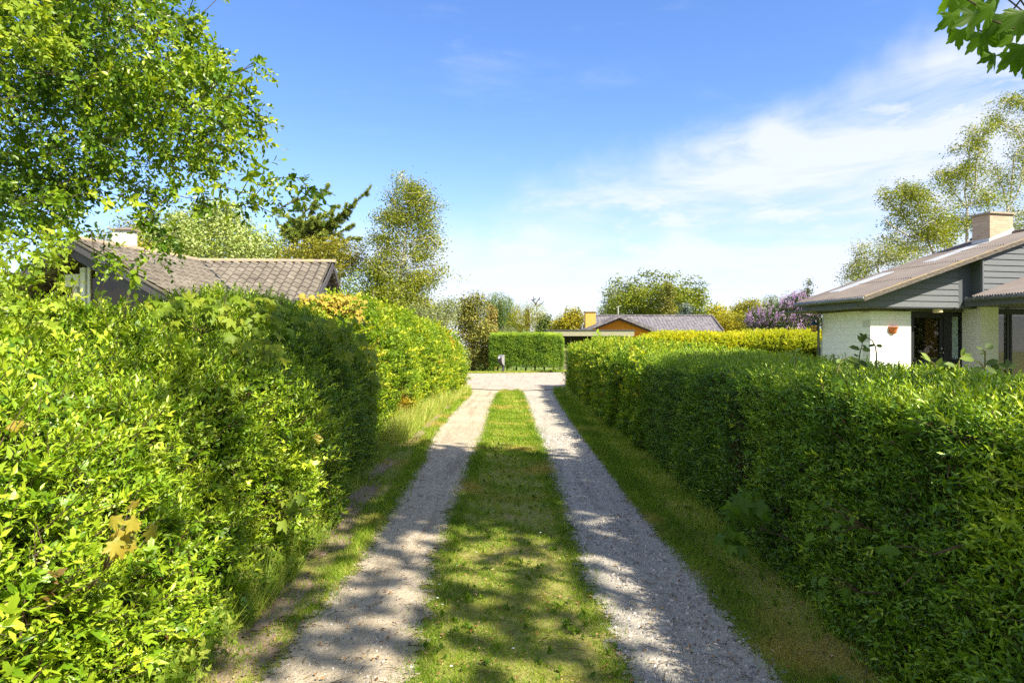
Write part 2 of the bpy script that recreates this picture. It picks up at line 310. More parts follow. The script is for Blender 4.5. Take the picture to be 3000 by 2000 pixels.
# ------------------------------------------------------------------ hedges
def hedge_surface(path, prof, n, bumpamp=.06, bf=3.0, seed=1, srange=(0, 1), t=None, s=None):
    """path(s)->(x,y, leftnormal 2-D); prof(s,t)->(offset across, height): returns points and outward normals"""
    s = rng.uniform(*srange, n) if s is None else s; t = rng.uniform(0, 1, n) if t is None else t
    def at(s_, t_):
        c, nn = path(s_); o_, h_ = prof(s_, t_); return np.stack([c[:, 0]+nn[:, 0]*o_, c[:, 1]+nn[:, 1]*o_, h_], 1)
    e = 1e-3; p0 = at(s, t); du = at(s+e, t)-p0; dv = at(s, t+e)-p0; nn = norm(np.cross(du, dv))
    return p0, nn, s, t
def hedge(name, label, path, prof, flip, srange_list, leafcfg, mat, core_in=.16, bumpamp=.07, bf=2.6, seed=1, tintf=None, group=None, cat='hedge', shoots=()):
    """srange_list: [(s0,s1,count,leafsize,template,shootlength,m)]"""
    root = thing(name, label, cat, (0, 0, 0), group); parts = []; stems = []
    for (s0, s1, cnt, lf, tm, ln, m_) in srange_list:
        p, nn, s, t = hedge_surface(path, prof, cnt, srange=(s0, s1)); nn = nn*flip
        gap = (lump(p, 9, seed+21)+.5*lump(p, 21, seed+22) < -.62) & (rng.random(cnt) < .8); p, nn, s, t = p[~gap], nn[~gap], s[~gap], t[~gap]; cnt = len(p)
        b = lump(p, bf, seed)*bumpamp+lump(p, bf*3, seed+3)*bumpamp*.6
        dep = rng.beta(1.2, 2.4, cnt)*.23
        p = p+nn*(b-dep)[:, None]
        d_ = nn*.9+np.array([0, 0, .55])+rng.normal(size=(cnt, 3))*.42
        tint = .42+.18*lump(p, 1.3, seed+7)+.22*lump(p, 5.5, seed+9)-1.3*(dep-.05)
        if tintf is not None: tint = tint+tintf(p, s, t)
        k = rng.random(cnt) < .10; stems.append((p[k]-norm(d_[k])*ln*1.5, p[k]+norm(d_[k])*ln*.35))
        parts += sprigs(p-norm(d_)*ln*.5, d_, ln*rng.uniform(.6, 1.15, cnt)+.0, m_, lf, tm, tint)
    for (s0, s1, cnt, ln, m_, lf, tm) in shoots:                     # unclipped longer shoots
        p, nn, s, t = hedge_surface(path, prof, cnt, srange=(s0, s1)); nn = nn*flip; k = t < .9; p, nn = p[k], nn[k]; n = len(p)
        p = p+nn*((lump(p, bf, seed)-.3)*bumpamp)[:, None]; d_ = nn*.8+np.array([0, -.1, .75])+rng.normal(size=(n, 3))*.40
        le = ln*rng.uniform(.35, 1.1, n)*.8; stems.append((p-norm(d_)*.1, p+norm(d_)*le[:, None]*.97-np.stack([0*le, 0*le, .25*le], 1)))
        parts += sprigs(p, d_, le, m_, lf, tm, .60+.2*rng.normal(size=n), droop=.25)
    V, F, T = cat_(parts); V[:, 2] = np.maximum(V[:, 2], .003)
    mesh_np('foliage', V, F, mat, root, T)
    a_ = np.concatenate([x[0] for x in stems]); b_ = np.concatenate([x[1] for x in stems]); n = len(a_); d_ = norm(b_-a_); u = norm(np.cross(d_, rnd(n))); v = np.cross(d_, u)
    w_ = np.concatenate([a_[:, None]+.0028*np.stack([u, -.5*u+.87*v, -.5*u-.87*v], 1), b_[:, None]+.0011*np.stack([u, -.5*u+.87*v, -.5*u-.87*v], 1)], 1).reshape(-1, 3); w_[:, 2] = np.maximum(w_[:, 2], .002)
    f = np.array([(0, 1, 4, 3), (1, 2, 5, 4), (2, 0, 3, 5)]); mesh_np('stems', w_, (f[None]+(np.arange(n)*6)[:, None, None]).reshape(-1, 4), M['twig'], root)
    # solid core for the twiggy inside; near-black colour paints shade into leaf gaps
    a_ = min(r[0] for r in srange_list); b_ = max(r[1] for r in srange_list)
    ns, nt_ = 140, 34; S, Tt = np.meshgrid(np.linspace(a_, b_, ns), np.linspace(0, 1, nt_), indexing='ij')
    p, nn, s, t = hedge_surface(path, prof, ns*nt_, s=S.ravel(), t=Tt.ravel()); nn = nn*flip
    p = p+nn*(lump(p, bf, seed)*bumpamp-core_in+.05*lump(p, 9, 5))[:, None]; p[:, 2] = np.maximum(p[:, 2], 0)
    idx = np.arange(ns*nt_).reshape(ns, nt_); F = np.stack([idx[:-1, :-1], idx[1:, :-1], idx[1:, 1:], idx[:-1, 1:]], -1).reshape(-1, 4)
    mesh_np('branches', p, F, M['shade_core'], root)
    return root
def roundprof(front, width, h, rf, rb):
    """front/width/h functions of s. t runs front base -> over the top -> back base"""
    def prof(s, t):
        H = h(s); W = width(s); rr = rf(s)
        a_ = .46; b_ = .84                                            # t<a front, a..b top, rest back
        f = np.clip(t/a_, 0, 1); g = np.clip((t-a_)/(b_-a_), 0, 1); k = np.clip((t-b_)/(1-b_), 0, 1)
        hf = H*f; lean = rr*np.clip((hf-(H-1.35*rr))/(1.35*rr+1e-6), 0, 1)**2*.55
        x = front(s)+np.where(t < a_, lean, rr*.55+(W-rr*.55-rb)*g+rb*k)
        z = np.where(t < a_, hf-.35*rr*f**6, (H-.35*rr)+.35*rr*np.sin(np.minimum(g*1.7, 1)*pi/2)-.10*rb*g-H*.98*k**1.3)
        return x, z
    return prof
# ---- near left hedge along the lane (x negative). offset measured to the left of the lane
def pathL(y0, y1):
    def path(s):
        y = y0+(y1-y0)*s; n = len(s); return np.stack([np.zeros(n), y], 1), np.stack([-np.ones(n), np.zeros(n)], 1)
    return path
def pathR(y0, y1):
    def path(s):
        y = y0+(y1-y0)*s; n = len(s); return np.stack([np.zeros(n), y], 1), np.stack([np.ones(n), np.zeros(n)], 1)
    return path
itp = np.interp
def lerpf(xs, ys, y0, y1): return lambda s: itp(y0+(y1-y0)*s, xs, ys)
y0, y1 = .9, 8.75
hL = roundprof(lerpf([0, 2.6, 5, 8.0, 8.8], [1.28, 1.30, 1.40, 1.62, 1.80], y0, y1), lerpf([0, 9], [1.9, 1.9], y0, y1),
               lerpf([0, 3.0, 4.5, 6.5, 8.2, 8.8], [1.30, 1.36, 1.54, 1.72, 1.80, 1.60], y0, y1), lerpf([0, 9], [.75, 1.0], y0, y1), .4)
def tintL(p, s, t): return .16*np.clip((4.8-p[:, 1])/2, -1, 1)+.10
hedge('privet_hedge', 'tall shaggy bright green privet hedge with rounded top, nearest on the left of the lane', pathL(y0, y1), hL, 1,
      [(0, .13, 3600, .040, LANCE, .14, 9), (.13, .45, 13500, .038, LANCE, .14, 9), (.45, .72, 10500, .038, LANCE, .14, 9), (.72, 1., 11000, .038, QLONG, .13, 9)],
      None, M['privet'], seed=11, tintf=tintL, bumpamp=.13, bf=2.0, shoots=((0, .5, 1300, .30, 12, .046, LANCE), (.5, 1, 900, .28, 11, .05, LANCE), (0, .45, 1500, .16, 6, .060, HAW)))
y2, y3 = 8.9, 21.6
hL2 = roundprof(lerpf([8.8, 10, 14, 22], [1.95, 1.80, 1.62, 1.52], y2, y3), lerpf([0, 30], [1.5, 1.5], y2, y3),
                lerpf([8.8, 11, 15, 19, 22], [1.85, 1.93, 1.90, 1.80, 1.60], y2, y3), lerpf([0, 30], [.6, .6], y2, y3), .4)
hedge('mixed_hedge', 'yellow-green mixed hedge further along the left of the lane, ending at the gravel road', pathL(y2, y3), hL2, 1,
      [(0, .35, 10500, .046, QUAD, .15, 8), (.35, 1, 11500, .055, QUAD, .16, 7)], None, M['mixhedge'], seed=21, bumpamp=.15, bf=1.7, shoots=((0, 1, 1800, .36, 9, .075, OVAL),))
# ---- right hedges
y4, y5 = .75, 8.2
hR = roundprof(lerpf([0, 2.6, 5, 8.2], [1.36, 1.42, 1.52, 1.60], y4, y5), lerpf([0, 9], [1.15, 1.15], y4, y5),
               lerpf([0, 2.4, 5, 8.2], [1.15, 1.15, 1.17, 1.22], y4, y5), lerpf([0, 9], [.10, .10], y4, y5), .08)
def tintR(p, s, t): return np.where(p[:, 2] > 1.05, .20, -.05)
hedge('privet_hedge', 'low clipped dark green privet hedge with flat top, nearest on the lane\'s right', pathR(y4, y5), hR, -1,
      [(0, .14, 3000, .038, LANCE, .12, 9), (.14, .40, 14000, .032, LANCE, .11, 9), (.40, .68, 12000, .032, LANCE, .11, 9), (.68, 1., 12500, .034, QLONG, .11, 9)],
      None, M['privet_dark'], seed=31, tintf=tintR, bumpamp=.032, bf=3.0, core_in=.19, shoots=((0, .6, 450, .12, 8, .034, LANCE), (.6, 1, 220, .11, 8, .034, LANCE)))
y6, y7 = 8.1, 21.3
hR2 = roundprof(lerpf([8, 12, 22], [1.60, 1.62, 1.68], y6, y7), lerpf([0, 30], [1.35, 1.35], y6, y7),
                lerpf([8, 9.5, 12, 17, 21.4], [1.21, 1.24, 1.30, 1.36, 1.38], y6, y7), lerpf([0, 30], [.22, .22], y6, y7), .12)
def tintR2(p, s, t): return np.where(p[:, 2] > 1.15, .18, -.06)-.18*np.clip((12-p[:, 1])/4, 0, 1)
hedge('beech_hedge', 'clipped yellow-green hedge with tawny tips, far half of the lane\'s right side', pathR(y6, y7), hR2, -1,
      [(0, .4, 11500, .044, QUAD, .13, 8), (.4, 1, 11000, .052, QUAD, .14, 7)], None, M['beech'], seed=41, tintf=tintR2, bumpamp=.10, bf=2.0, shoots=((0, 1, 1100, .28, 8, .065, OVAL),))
def pathX(x0, x1, yy):
    def path(s):
        x = x0+(x1-x0)*s; n = len(s); return np.stack([x, np.full(n, yy)], 1), np.stack([np.zeros(n), np.ones(n)], 1)
    return path
hX = roundprof(lambda s: 0*s, lambda s: 0*s+1.1, lambda s: itp(s, [0, .12, .2, .26, 1], [1.38, 1.44, 1.60, 1.70, 1.80]), lambda s: 0*s+.22, .12)
def pathX2(s):
    x = 2.6+8.4*s; n = len(s); return np.stack([x, 20.5+.30*(x-2.6)], 1), np.stack([np.zeros(n), np.ones(n)], 1)
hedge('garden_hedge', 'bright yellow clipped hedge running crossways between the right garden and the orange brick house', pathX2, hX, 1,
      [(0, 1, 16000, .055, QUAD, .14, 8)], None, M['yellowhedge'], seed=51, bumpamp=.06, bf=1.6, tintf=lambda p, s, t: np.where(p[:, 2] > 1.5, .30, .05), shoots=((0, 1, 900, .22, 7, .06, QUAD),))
# ---- clipped spruce hedge across the road
hS = roundprof(lambda s: 0*s, lambda s: 0*s+1.9, lambda s: 0*s+1.84, lambda s: 0*s+.2, .12)
def pathS(s):
    x0_, x1_ = -1.02, 2.42; x = x0_+(x1_-x0_)*s; e = .25*np.maximum(0, (s-.85)/.15)**2
    n = len(s); return np.stack([x, 32.4+e*2], 1), np.stack([np.zeros(n), np.ones(n)], 1)
def pathSl(s):
    y = 34.3-1.9*s; n = len(s); return np.stack([np.full(n, -1.02), y], 1), np.stack([np.ones(n), np.zeros(n)], 1)
def pathSr(s):
    y = 32.5+1.8*s; n = len(s); return np.stack([np.full(n, 2.42), y], 1), np.stack([-np.ones(n), np.zeros(n)], 1)
rt = thing('spruce_hedge', 'clipped block of green spruce hedge across the road, beside the mailbox', 'hedge', (0, 0, 0)); pp = []
for (pf, fl, cnt) in ((pathS, 1, 11000), (pathSl, 1, 3500), (pathSr, 1, 3500)):
    p, nn, s, t = hedge_surface(pf, hS, cnt); k_ = (t < .9); p, nn, s, t = p[k_], nn[k_], s[k_], t[k_]
    ctr = np.array([.7, 33.4, .9]); sg = np.sign(((p-ctr)*nn).sum(1)); nn = nn*sg[:, None]
    n = len(p); p = p+nn*(lump(p, 3, 61)*.06-rng.beta(1.3, 3, n)*.16)[:, None]
    keep = ~((p[:, 2] < .32) & (rng.random(n) < .75)); p, nn = p[keep], nn[keep]; n = len(p)
    d_ = nn+np.array([0, 0, -.05])+rng.normal(size=(n, 3))*.35
    pp += sprigs(p-norm(d_)*.08, d_, np.full(n, .17), 9, .075, NEED, .42+.25*lump(p, 4, 3)+np.where(p[:, 2] > 1.72, .3, 0)+np.where(p[:, 0] > 1.7, .12, 0), spread=.8)
V, F, T = cat_(pp); mesh_np('foliage', V, F, M['hedgespruce'], rt, T)
mb = MB(); mb.box(-.86, 2.2, 32.62, 34.1, .35, 1.66)  # solid dark core, its colour stands for shade among the needles
for x in np.arange(-.7, 2.2, .45): mb.tube([(x, 33.0, 0), (x+.04, 33.0, .6)], .05, 6)
mb.build('branches', M['shade_core'], rt)

# ------------------------------------------------------------------ trees
def skeleton(tips, trunk, step=.35, seed=0, wander=.10, pull=.35):
    """joins every twig tip to the nearest wood already grown; returns nodes, parents"""
    r = np.random.default_rng(seed)
    nodes = []; par = []
    tr = [np.array(p, float) for p in trunk]
    for i in range(len(tr)-1):
        k = max(1, int(np.linalg.norm(tr[i+1]-tr[i])/step))
        for j in range(k): nodes.append(tr[i]+(tr[i+1]-tr[i])*j/k); par.append(len(nodes)-2)
    nodes.append(tr[-1]); par.append(len(nodes)-2)
    par[0] = -1; ntr = len(nodes)
    TR = np.array(nodes); cap = 20000
    A = np.zeros((cap, 3)); A[:len(nodes)] = nodes; dep = np.zeros(cap); cnt = len(nodes)
    dt = np.array([np.min(np.linalg.norm(TR-t, axis=1)) for t in tips]); order = np.argsort(dt); ends = []
    for i in order:
        t = tips[i]; dv = A[:cnt]-t; dist = np.linalg.norm(dv, axis=1)
        cost = dist+pull*dep[:cnt]+.25*np.maximum(0, A[:cnt, 2]-t[2])
        j = int(np.argmin(cost)); a_ = A[j].copy(); dd = dist[j]; k = max(1, int(dd/step)); prev = j
        perp = r.normal(size=3)*wander*dd; 
        for q in range(1, k+1):
            if cnt >= cap-1: break
            f = q/k; p_ = a_+(t-a_)*f+perp*sin(pi*f)+np.array([0, 0, .10*dd*sin(pi*f)])+(r.normal(size=3)*step*.10 if q < k else 0)
            A[cnt] = p_; par.append(prev); dep[cnt] = dep[prev]+dd/k; prev = cnt; cnt += 1
        ends.append(prev)
    return A[:cnt].copy(), np.array(par[:cnt]), np.array(ends), ntr
def wood(A, par, ends, ntr, r0, rtip, power=.5, sides=5, minr=0.0):
    n = len(A); w_ = np.zeros(n); 
    for e in ends: w_[e] += 1
    for i in range(n-1, 0, -1):
        if par[i] >= 0: w_[par[i]] += w_[i]
    w_ = np.maximum(w_, .6); R = rtip+(r0-rtip)*(w_/w_[0])**power
    R[ends] = rtip
    i = np.array([k for k in range(1, n) if par[k] >= 0 and max(R[k], R[par[k]]) >= minr]); p = par[i]
    a_ = A[p]; b_ = A[i]; ra = np.minimum(R[p], R[i]*1.5); ra = np.where(i < ntr, R[p], ra); rb = R[i]
    d_ = norm(b_-a_); u = norm(np.cross(d_, np.where(np.abs(d_[:, 2:3]) < .9, [[0, 0, 1.]], [[1., 0, 0]]))); v = np.cross(d_, u)
    an = np.arange(sides)*2*pi/sides; c_, s_ = np.cos(an)[None, :, None], np.sin(an)[None, :, None]
    ring = c_*u[:, None]+s_*v[:, None]
    V = np.concatenate([a_[:, None]+ra[:, None, None]*ring, b_[:, None]+rb[:, None, None]*ring], 1)
    k = np.arange(sides); k2 = (k+1) % sides; f = np.stack([k, k2, k2+sides, k+sides], 1)
    F = (f[None]+(np.arange(len(i))*2*sides)[:, None, None]).reshape(-1, 4)
    return V.reshape(-1, 3), F, R
def ell(c, r, n, shell=.55, seed=None):
    d_ = rnd(n); rad = (rng.random(n)**(1/3)); rad = np.where(rng.random(n) < shell, .75+.27*rng.random(n), rad)
    return np.array(c)+d_*rad[:, None]*np.array(r)
def tree(name, label, cat, base, trunk, tips, mat, leaf=.06, m_=22, spread=.35, r0=.14, rtip=.006, tmpl=QUAD, bark='bark', group=None, seed=0,
         weep=0., power=.5, flat=.3, step=.35, tintf=None, pull=.35, sides=5, tint0=.45, minr=0., sprg=None, wander=.1, clump=.18):
    root = thing(name, label, cat, tuple(map(float, base)), group)
    A, par, ends, ntr = skeleton(tips, trunk, step, seed, wander, pull)
    V, F, R = wood(A, par, ends, ntr, r0, rtip, power, sides, minr)
    mesh_np('trunk', V, F, M[bark], root, smooth=True)
    E_ = A[ends]; Pp = A[par[ends]]; n = len(E_); cl = rng.normal(size=n)*clump
    if sprg:                                             # leaves sit along the last twigs
        ln, kk, per = sprg; parts = []
        for q in range(per):
            d_ = norm(E_-Pp)*.7+rnd(n)*.75+np.array([0, 0, -.10-weep]); f = rng.random(n)[:, None]
            o_ = Pp+(E_-Pp)*f if q else E_-norm(d_)*ln*.3
            parts += sprigs(o_, d_, ln*rng.uniform(.5, 1.2, n), kk, leaf, tmpl, tint0+cl+(0 if tintf is None else tintf(E_)), droop=weep)
        V, F, T = cat_(parts)
    else:
        c = np.repeat(E_, m_, 0); q = rng.normal(size=(len(c), 3))*spread; q[:, 2] *= .75
        if weep: q[:, :2] *= .35; q[:, 2] = -np.abs(rng.random(len(c)))*weep; c = c+q
        else: c = c+q
        xd = rnd(len(c))*np.array([1, 1, .6])+np.array([0, 0, -.25-(1.5 if weep else 0)])
        up = rnd(len(c))*(1-flat)+np.array([0, 0, flat])+.4*norm(q)
        tn = np.clip(tint0+np.repeat(cl, m_)+rng.normal(size=len(c))*.14+.10*q[:, 2]/max(spread, .01)+(0 if tintf is None else tintf(c)), 0, 1)
        V, F, T = place(tmpl, c, xd, up, leaf*rng.uniform(.6, 1.3, len(c)), tn)
    mesh_np('crown', V, F, M[mat], root, T)
    return root
def PE(px, py, Y, rx, ry, n, rdep=None, shell=.55):
    """ellipsoid of twig tips: centre measured at distance Y, radii measured in the photograph's units"""
    k = Y/2000; return ell(P(px, py, Y), (rx*k, (rdep or rx)*k, ry*k), n, shell)
def gnd(px, Y): return np.array([(px-1500)/2000*Y, Y, 0.])
cc = np.concatenate

# apple tree hanging over the left hedge
tipsA = cc([ell((-3.6, 4.9, 3.55), (1.75, 1.4, 1.45), 900), ell((-4.9, 5.6, 4.4), (1.9, 1.8, 1.9), 900), ell((-2.75, 4.6, 4.0), (1.15, .9, .95), 420),
            ell((-3.3, 5.2, 2.75), (1.5, 1.1, .62), 330), PE(560, 330, 4.8, 210, 170, 240), PE(300, 660, 4.8, 320, 70, 150), PE(640, 90, 5.2, 130, 90, 70), PE(330, 90, 5.0, 330, 170, 420), PE(120, 300, 5.0, 220, 300, 420)])
lim = lambda t: 1500+2000*t[:, 0]/t[:, 1]
ply = 1012-2000*(tipsA[:, 2]-EYE)/tipsA[:, 1]
bound = np.interp(ply, [-900, 0, 60, 170, 300, 420, 520, 640, 720, 790], [250, 450, 520, 640, 700, 700, 640, 430, 250, 120])
apx = lim(tipsA); keep = (apx < bound+rng.normal(size=len(tipsA))*14) & (tipsA[:, 2] > 1.75) & ~((apx > 255) & (apx < 425) & (ply > 585)) & ~((ply > 640) & (apx > 180) & (apx < 600)); tipsA = tipsA[keep]
drp = lambda pts, Y, n, j: cc([P(px, py, Y)[None]+rng.normal(size=(n, 3))*j for px, py in pts])
arms = cc([drp([(600, 230), (650, 222), (700, 212), (740, 200), (765, 180)], 4.7, 2, .03), drp([(640, 300), (690, 310), (715, 300), (735, 285)], 4.8, 3, .05),
           drp([(650, 330), (680, 400), (700, 450), (730, 500), (790, 545), (840, 565), (885, 560), (905, 575)], 4.4, 4, .06),
           drp([(500, 560), (560, 590), (600, 615), (640, 590), (700, 590), (740, 610)], 4.5, 4, .06), drp([(380, 560), (420, 640), (440, 690), (470, 720), (500, 700)], 4.6, 4, .07),
           drp([(240, 700), (280, 770), (330, 780), (370, 770), (300, 740)], 4.3, 3, .04), drp([(720, 350), (740, 372), (700, 330), (735, 330)], 4.8, 4, .07),
           drp([(620, 110), (600, 60), (560, 100), (640, 150)], 4.9, 5, .1), drp([(500, 5), (470, 20)], 4.8, 5, .06)])
tree('apple_tree', 'large apple tree with oval leaves overhanging the left hedge, filling the upper left corner', 'tree', (-5.2, 5.6, 0),
     [(-5.2, 5.6, 0), (-5.15, 5.5, 1.0), (-4.8, 5.3, 2.0), (-4.3, 5.1, 3.0), (-3.9, 5.0, 3.9), (-3.7, 5.0, 4.8)], cc([tipsA, arms]), 'apple', leaf=.047,
     r0=.15, rtip=.0028, tmpl=OVAL, sprg=(.20, 8, 2), seed=5, step=.16, power=.55, pull=.25, wander=.16, tint0=.46, weep=.15, clump=.2,
     tintf=lambda p: .16*np.clip((p[:, 0]+3.2), -1, 1))
# hawthorn in front of it
tipsH = cc([ell((-2.75, 3.55, 1.95), (.55, .45, .42), 120), ell((-2.45, 3.3, 1.62), (.50, .4, .28), 90), ell((-2.9, 3.4, 1.5), (.4, .4, .5), 70), PE(60, 60, 3.6, 140, 90, 36), PE(150, 130, 3.7, 60, 30, 14)])
hx = lim(tipsH); hy = 1012-2000*(tipsH[:, 2]-EYE)/tipsH[:, 1]; tipsH = tipsH[(hx < np.interp(hy, [0, 650, 800, 900, 1100], [200, 200, 190, 240, 700])) & ((hy > 690) | (hy < 250))]
tree('hawthorn', 'light green hawthorn bush with lobed leaves standing in the left hedge under the apple tree', 'shrub', (-2.9, 3.6, 0),
     [(-2.9, 3.6, 0), (-2.9, 3.6, .7), (-2.82, 3.55, 1.4), (-2.8, 3.6, 2.2), (-2.9, 3.7, 2.9)], tipsH, 'hawthorn', leaf=.055, r0=.03, rtip=.002, tmpl=HAW, sprg=(.14, 6, 2), seed=6, step=.12, tint0=.62)
# maple over the camera's right shoulder: its crown shades the lane, one low bough hangs into view
bough = cc([P(px, py, Y)[None] for px, py, Y in ((2800, -20, 2.5), (2835, 40, 2.45), (2870, 20, 2.5), (2905, 60, 2.4), (2930, -20, 2.5), (2960, 40, 2.35), (2985, 90, 2.4), (2990, 0, 2.3), (2940, 120, 2.45), (2870, 90, 2.5), (3030, 60, 2.4), (3020, 120, 2.3))])
tipsM = cc([ell((4.7, 1.9, 6.9), (2.7, 1.35, 1.1), 430, .3), ell((4.0, 2.6, 7.6), (2.0, 1.0, .8), 160, .3), ell((2.9, 3.4, 7.8), (1.5, .8, .5), 120, .3), ell((5.4, -.6, 6.6), (2.4, 1.5, 1.2), 52, .3), ell((3.4, .3, 7.2), (1.6, 1.2, .7), 22, .3)])
rm = thing('maple_tree', 'maple whose low bough of big dark lobed leaves hangs into the upper right corner', 'tree', (4.6, -.2, 0))
A, par, ends, ntr = skeleton(cc([tipsM, bough]), [(4.6, -.2, 0), (4.6, -.1, 1.5), (4.5, .2, 3.0), (4.5, .6, 4.6), (4.5, 1.0, 6.2), (4.4, 1.2, 7.2)], .3, 3, .08, .3)
V, F, R = wood(A, par, ends, ntr, .19, .003, .55, 6); mesh_np('trunk', V, F, M['bark'], rm, smooth=True)
E_ = A[ends]; isb = E_[:, 2] < 3.6
c = np.repeat(E_[~isb], 10, 0)+rng.normal(size=((~isb).sum()*10, 3))*.26
p1 = place(MAPLE, c, rnd(len(c))*np.array([1, 1, .3])+np.array([0, 0, -.2]), rnd(len(c))*.4+np.array([.3, -.3, .8]), .17*rng.uniform(.7, 1.2, len(c)), rng.uniform(.1, .9, len(c)))
lf = [(2790, 40, 2.5, 68, -70, .115), (2850, 35, 2.4, 100, -60, .13), (2815, 90, 2.5, 80, -80, .10), (2880, 95, 2.45, 90, -75, .13), (2930, 40, 2.4, 75, -60, .14), (2970, 100, 2.4, 95, -80, .11), (2860, -5, 2.5, 120, -40, .12),
      (2905, 160, 2.45, 100, -80, .10), (2960, 155, 2.35, 70, -70, .115), (2995, 130, 2.3, 80, -75, .12), (2990, 30, 2.3, 90, -60, .14), (2930, -20, 2.5, 100, -60, .13), (2790, -15, 2.6, 80, -60, .12), (3005, 175, 2.4, 100, -80, .10), (2900, 10, 2.3, 60, -50, .13), (2955, 60, 2.5, 110, -60, .12)]
pb = np.array([P(x, y-16, Y) for x, y, Y, a_, e_, s in lf]); n = len(lf)
xd = np.array([(cos(radians(a_))*.45, rng.uniform(-.35, .35), -1.0) for x, y, Y, a_, e_, s in lf]); up = np.array([(rng.uniform(-.9, .9), -1.0, .25+rng.uniform(-.2, .3)) for _ in lf])
p2 = place(MAPLE, pb, xd, up, np.array([l[5]*.86 for l in lf]), rng.uniform(.2, .9, n))
V, F, T = cat_([p1, p2]); mesh_np('crown', V, F, M['maple_dark'], rm, T)

for k, (x, y, h_) in enumerate(((11, -9, 7), (18, -7, 8), (25, -4, 8), (32, 2, 8), (4, -14, 7), (-6, -15, 8))):
    tree('garden_tree', 'leafy garden tree standing behind the viewer, outside the picture', 'tree', (x, y, 0), [(x, y, 0), (x, y, 2.5), (x+.3, y, h_*.8)], ell((x, y, h_*.55), (4.0, 3.0, h_*.5), 110), 'bushgreen', leaf=.55, m_=46, spread=.8, r0=.2, seed=90+k, group='garden trees behind the viewer', step=.8)
# trees and bushes behind the left hedge and the tiled house
tree('whitebeam_tree', 'broad pale green tree with whitish flower heads behind the tiled roof', 'tree', gnd(640, 27), [gnd(640, 27), P(645, 850, 27), P(640, 720, 27), P(630, 640, 27)],
     cc([PE(640, 760, 27, 190, 110, 320), PE(620, 680, 27, 120, 90, 170), PE(760, 730, 27, 75, 60, 90), PE(520, 700, 27.5, 90, 80, 120), PE(640, 630, 27, 60, 40, 45), PE(470, 740, 28, 60, 70, 60)]), 'whitebeam', leaf=.12, m_=44, spread=.26, r0=.16, seed=8, flat=.6, tint0=.5, clump=.2)
tree('background_tree', 'dark brownish-green treetop showing left of the pale tree, above the tiled roof', 'tree', gnd(400, 33), [gnd(400, 33), P(400, 780, 33), P(410, 660, 33)],
     cc([PE(420, 690, 33, 70, 60, 60), PE(330, 710, 33, 60, 50, 40)]), 'conif_brown', leaf=.11, m_=40, spread=.3, r0=.14, seed=9)
tree('golden_shrub', 'small golden yellow shrub beside the white chimney', 'shrub', gnd(412, 25), [gnd(412, 25), P(412, 820, 25), P(412, 730, 25)], PE(412, 725, 25, 24, 26, 30), 'golden', leaf=.08, m_=24, spread=.16, r0=.05, seed=10)
tree('bronze_tree', 'round bronze-tinged olive tree below the spruce, right of the tiled roof', 'tree', gnd(900, 25), [gnd(900, 25), P(905, 850, 25), P(905, 760, 25)],
     cc([PE(900, 760, 25, 80, 52, 200), PE(990, 745, 25, 75, 46, 130), PE(960, 800, 25, 80, 60, 130), PE(1040, 770, 25, 30, 26, 34)]), 'olive', leaf=.085, m_=24, spread=.17, r0=.11, seed=12, clump=.24)
tree('green_bush', 'fresh green bush filling the gap between the tiled roof and the birch', 'shrub', gnd(1075, 24), [gnd(1075, 24), P(1075, 900, 24), P(1075, 830, 24)],
     cc([PE(1070, 860, 24, 60, 70, 150), PE(1040, 910, 23, 60, 45, 110), PE(1110, 800, 24, 30, 30, 40)]), 'bushgreen', leaf=.07, m_=26, spread=.18, r0=.06, seed=13)
# spruce with long bare-ended boughs
def conifer(name, label, base, top, boughs, mat, leaf, cat='tree', group=None, nper=110, r0=.10, spr=.13, sub=.45):
    """boughs: list of end points (3-D); needles sit along each bough and on its side twigs"""
    base = np.array(base, float); top = np.array(top, float); root = thing(name, label, cat, tuple(base), group); mb = MB()
    mb.tube([base, base+(top-base)*.5, top], [r0, r0*.6, .015], 7); pos, dr = [], []
    for st, en in boughs:
        st = np.array(st, float); en = np.array(en, float); Ln = np.linalg.norm(en-st); mid = (st+en)/2+np.array([0, 0, -.08*Ln])+rng.normal(size=3)*.04*Ln
        pts = [(1-f)**2*st+2*f*(1-f)*mid+f*f*en for f in np.linspace(0, 1, 7)]
        mb.tube(pts, [.035*(1-.85*f)*min(1, Ln/2+.3) for f in np.linspace(0, 1, 7)], 5)
        d0 = norm(en-st)
        for i in range(int(7+Ln*6)):
            f = rng.random()**.8; p_ = (1-f)**2*st+2*f*(1-f)*mid+f*f*en; L_ = sub*(1.05-f)*min(1, Ln/1.6)*rng.uniform(.5, 1.2)+.08
            sdv = norm(np.cross(d0, rng.normal(size=3)))*rng.uniform(.6, 1)+d0*.75+np.array([0, 0, -.35]); sdv = norm(sdv); e2 = p_+sdv*L_
            mb.tube([p_, e2], [.008, .003], 4); kk = int(nper*L_)+4; ff = rng.random(kk)
            pos.append(p_+(e2-p_)*ff[:, None]); dr.append(np.repeat(sdv[None], kk, 0))
        kk = int(nper*Ln*.8); ff = .15+.85*rng.random(kk); q = ((1-ff)**2)[:, None]*st+(2*ff*(1-ff))[:, None]*mid+(ff*ff)[:, None]*en
        pos.append(q); dr.append(np.repeat(d0[None], kk, 0))
    mb.build('trunk', M['bark'], root); pos = cc(pos); dr = cc(dr); n = len(pos)
    xd = dr*.7+rnd(n)*.75; V, F, T = place(NEED, pos+rnd(n)*.012, xd, rnd(n)+np.array([0, 0, .6]), leaf*rng.uniform(.6, 1.3, n), np.clip(.42+rng.normal(size=n)*.2+.25*np.clip(xd[:, 2], -1, 1), 0, 1), )
    mesh_np('crown', V, F, M[mat], root, T); return root
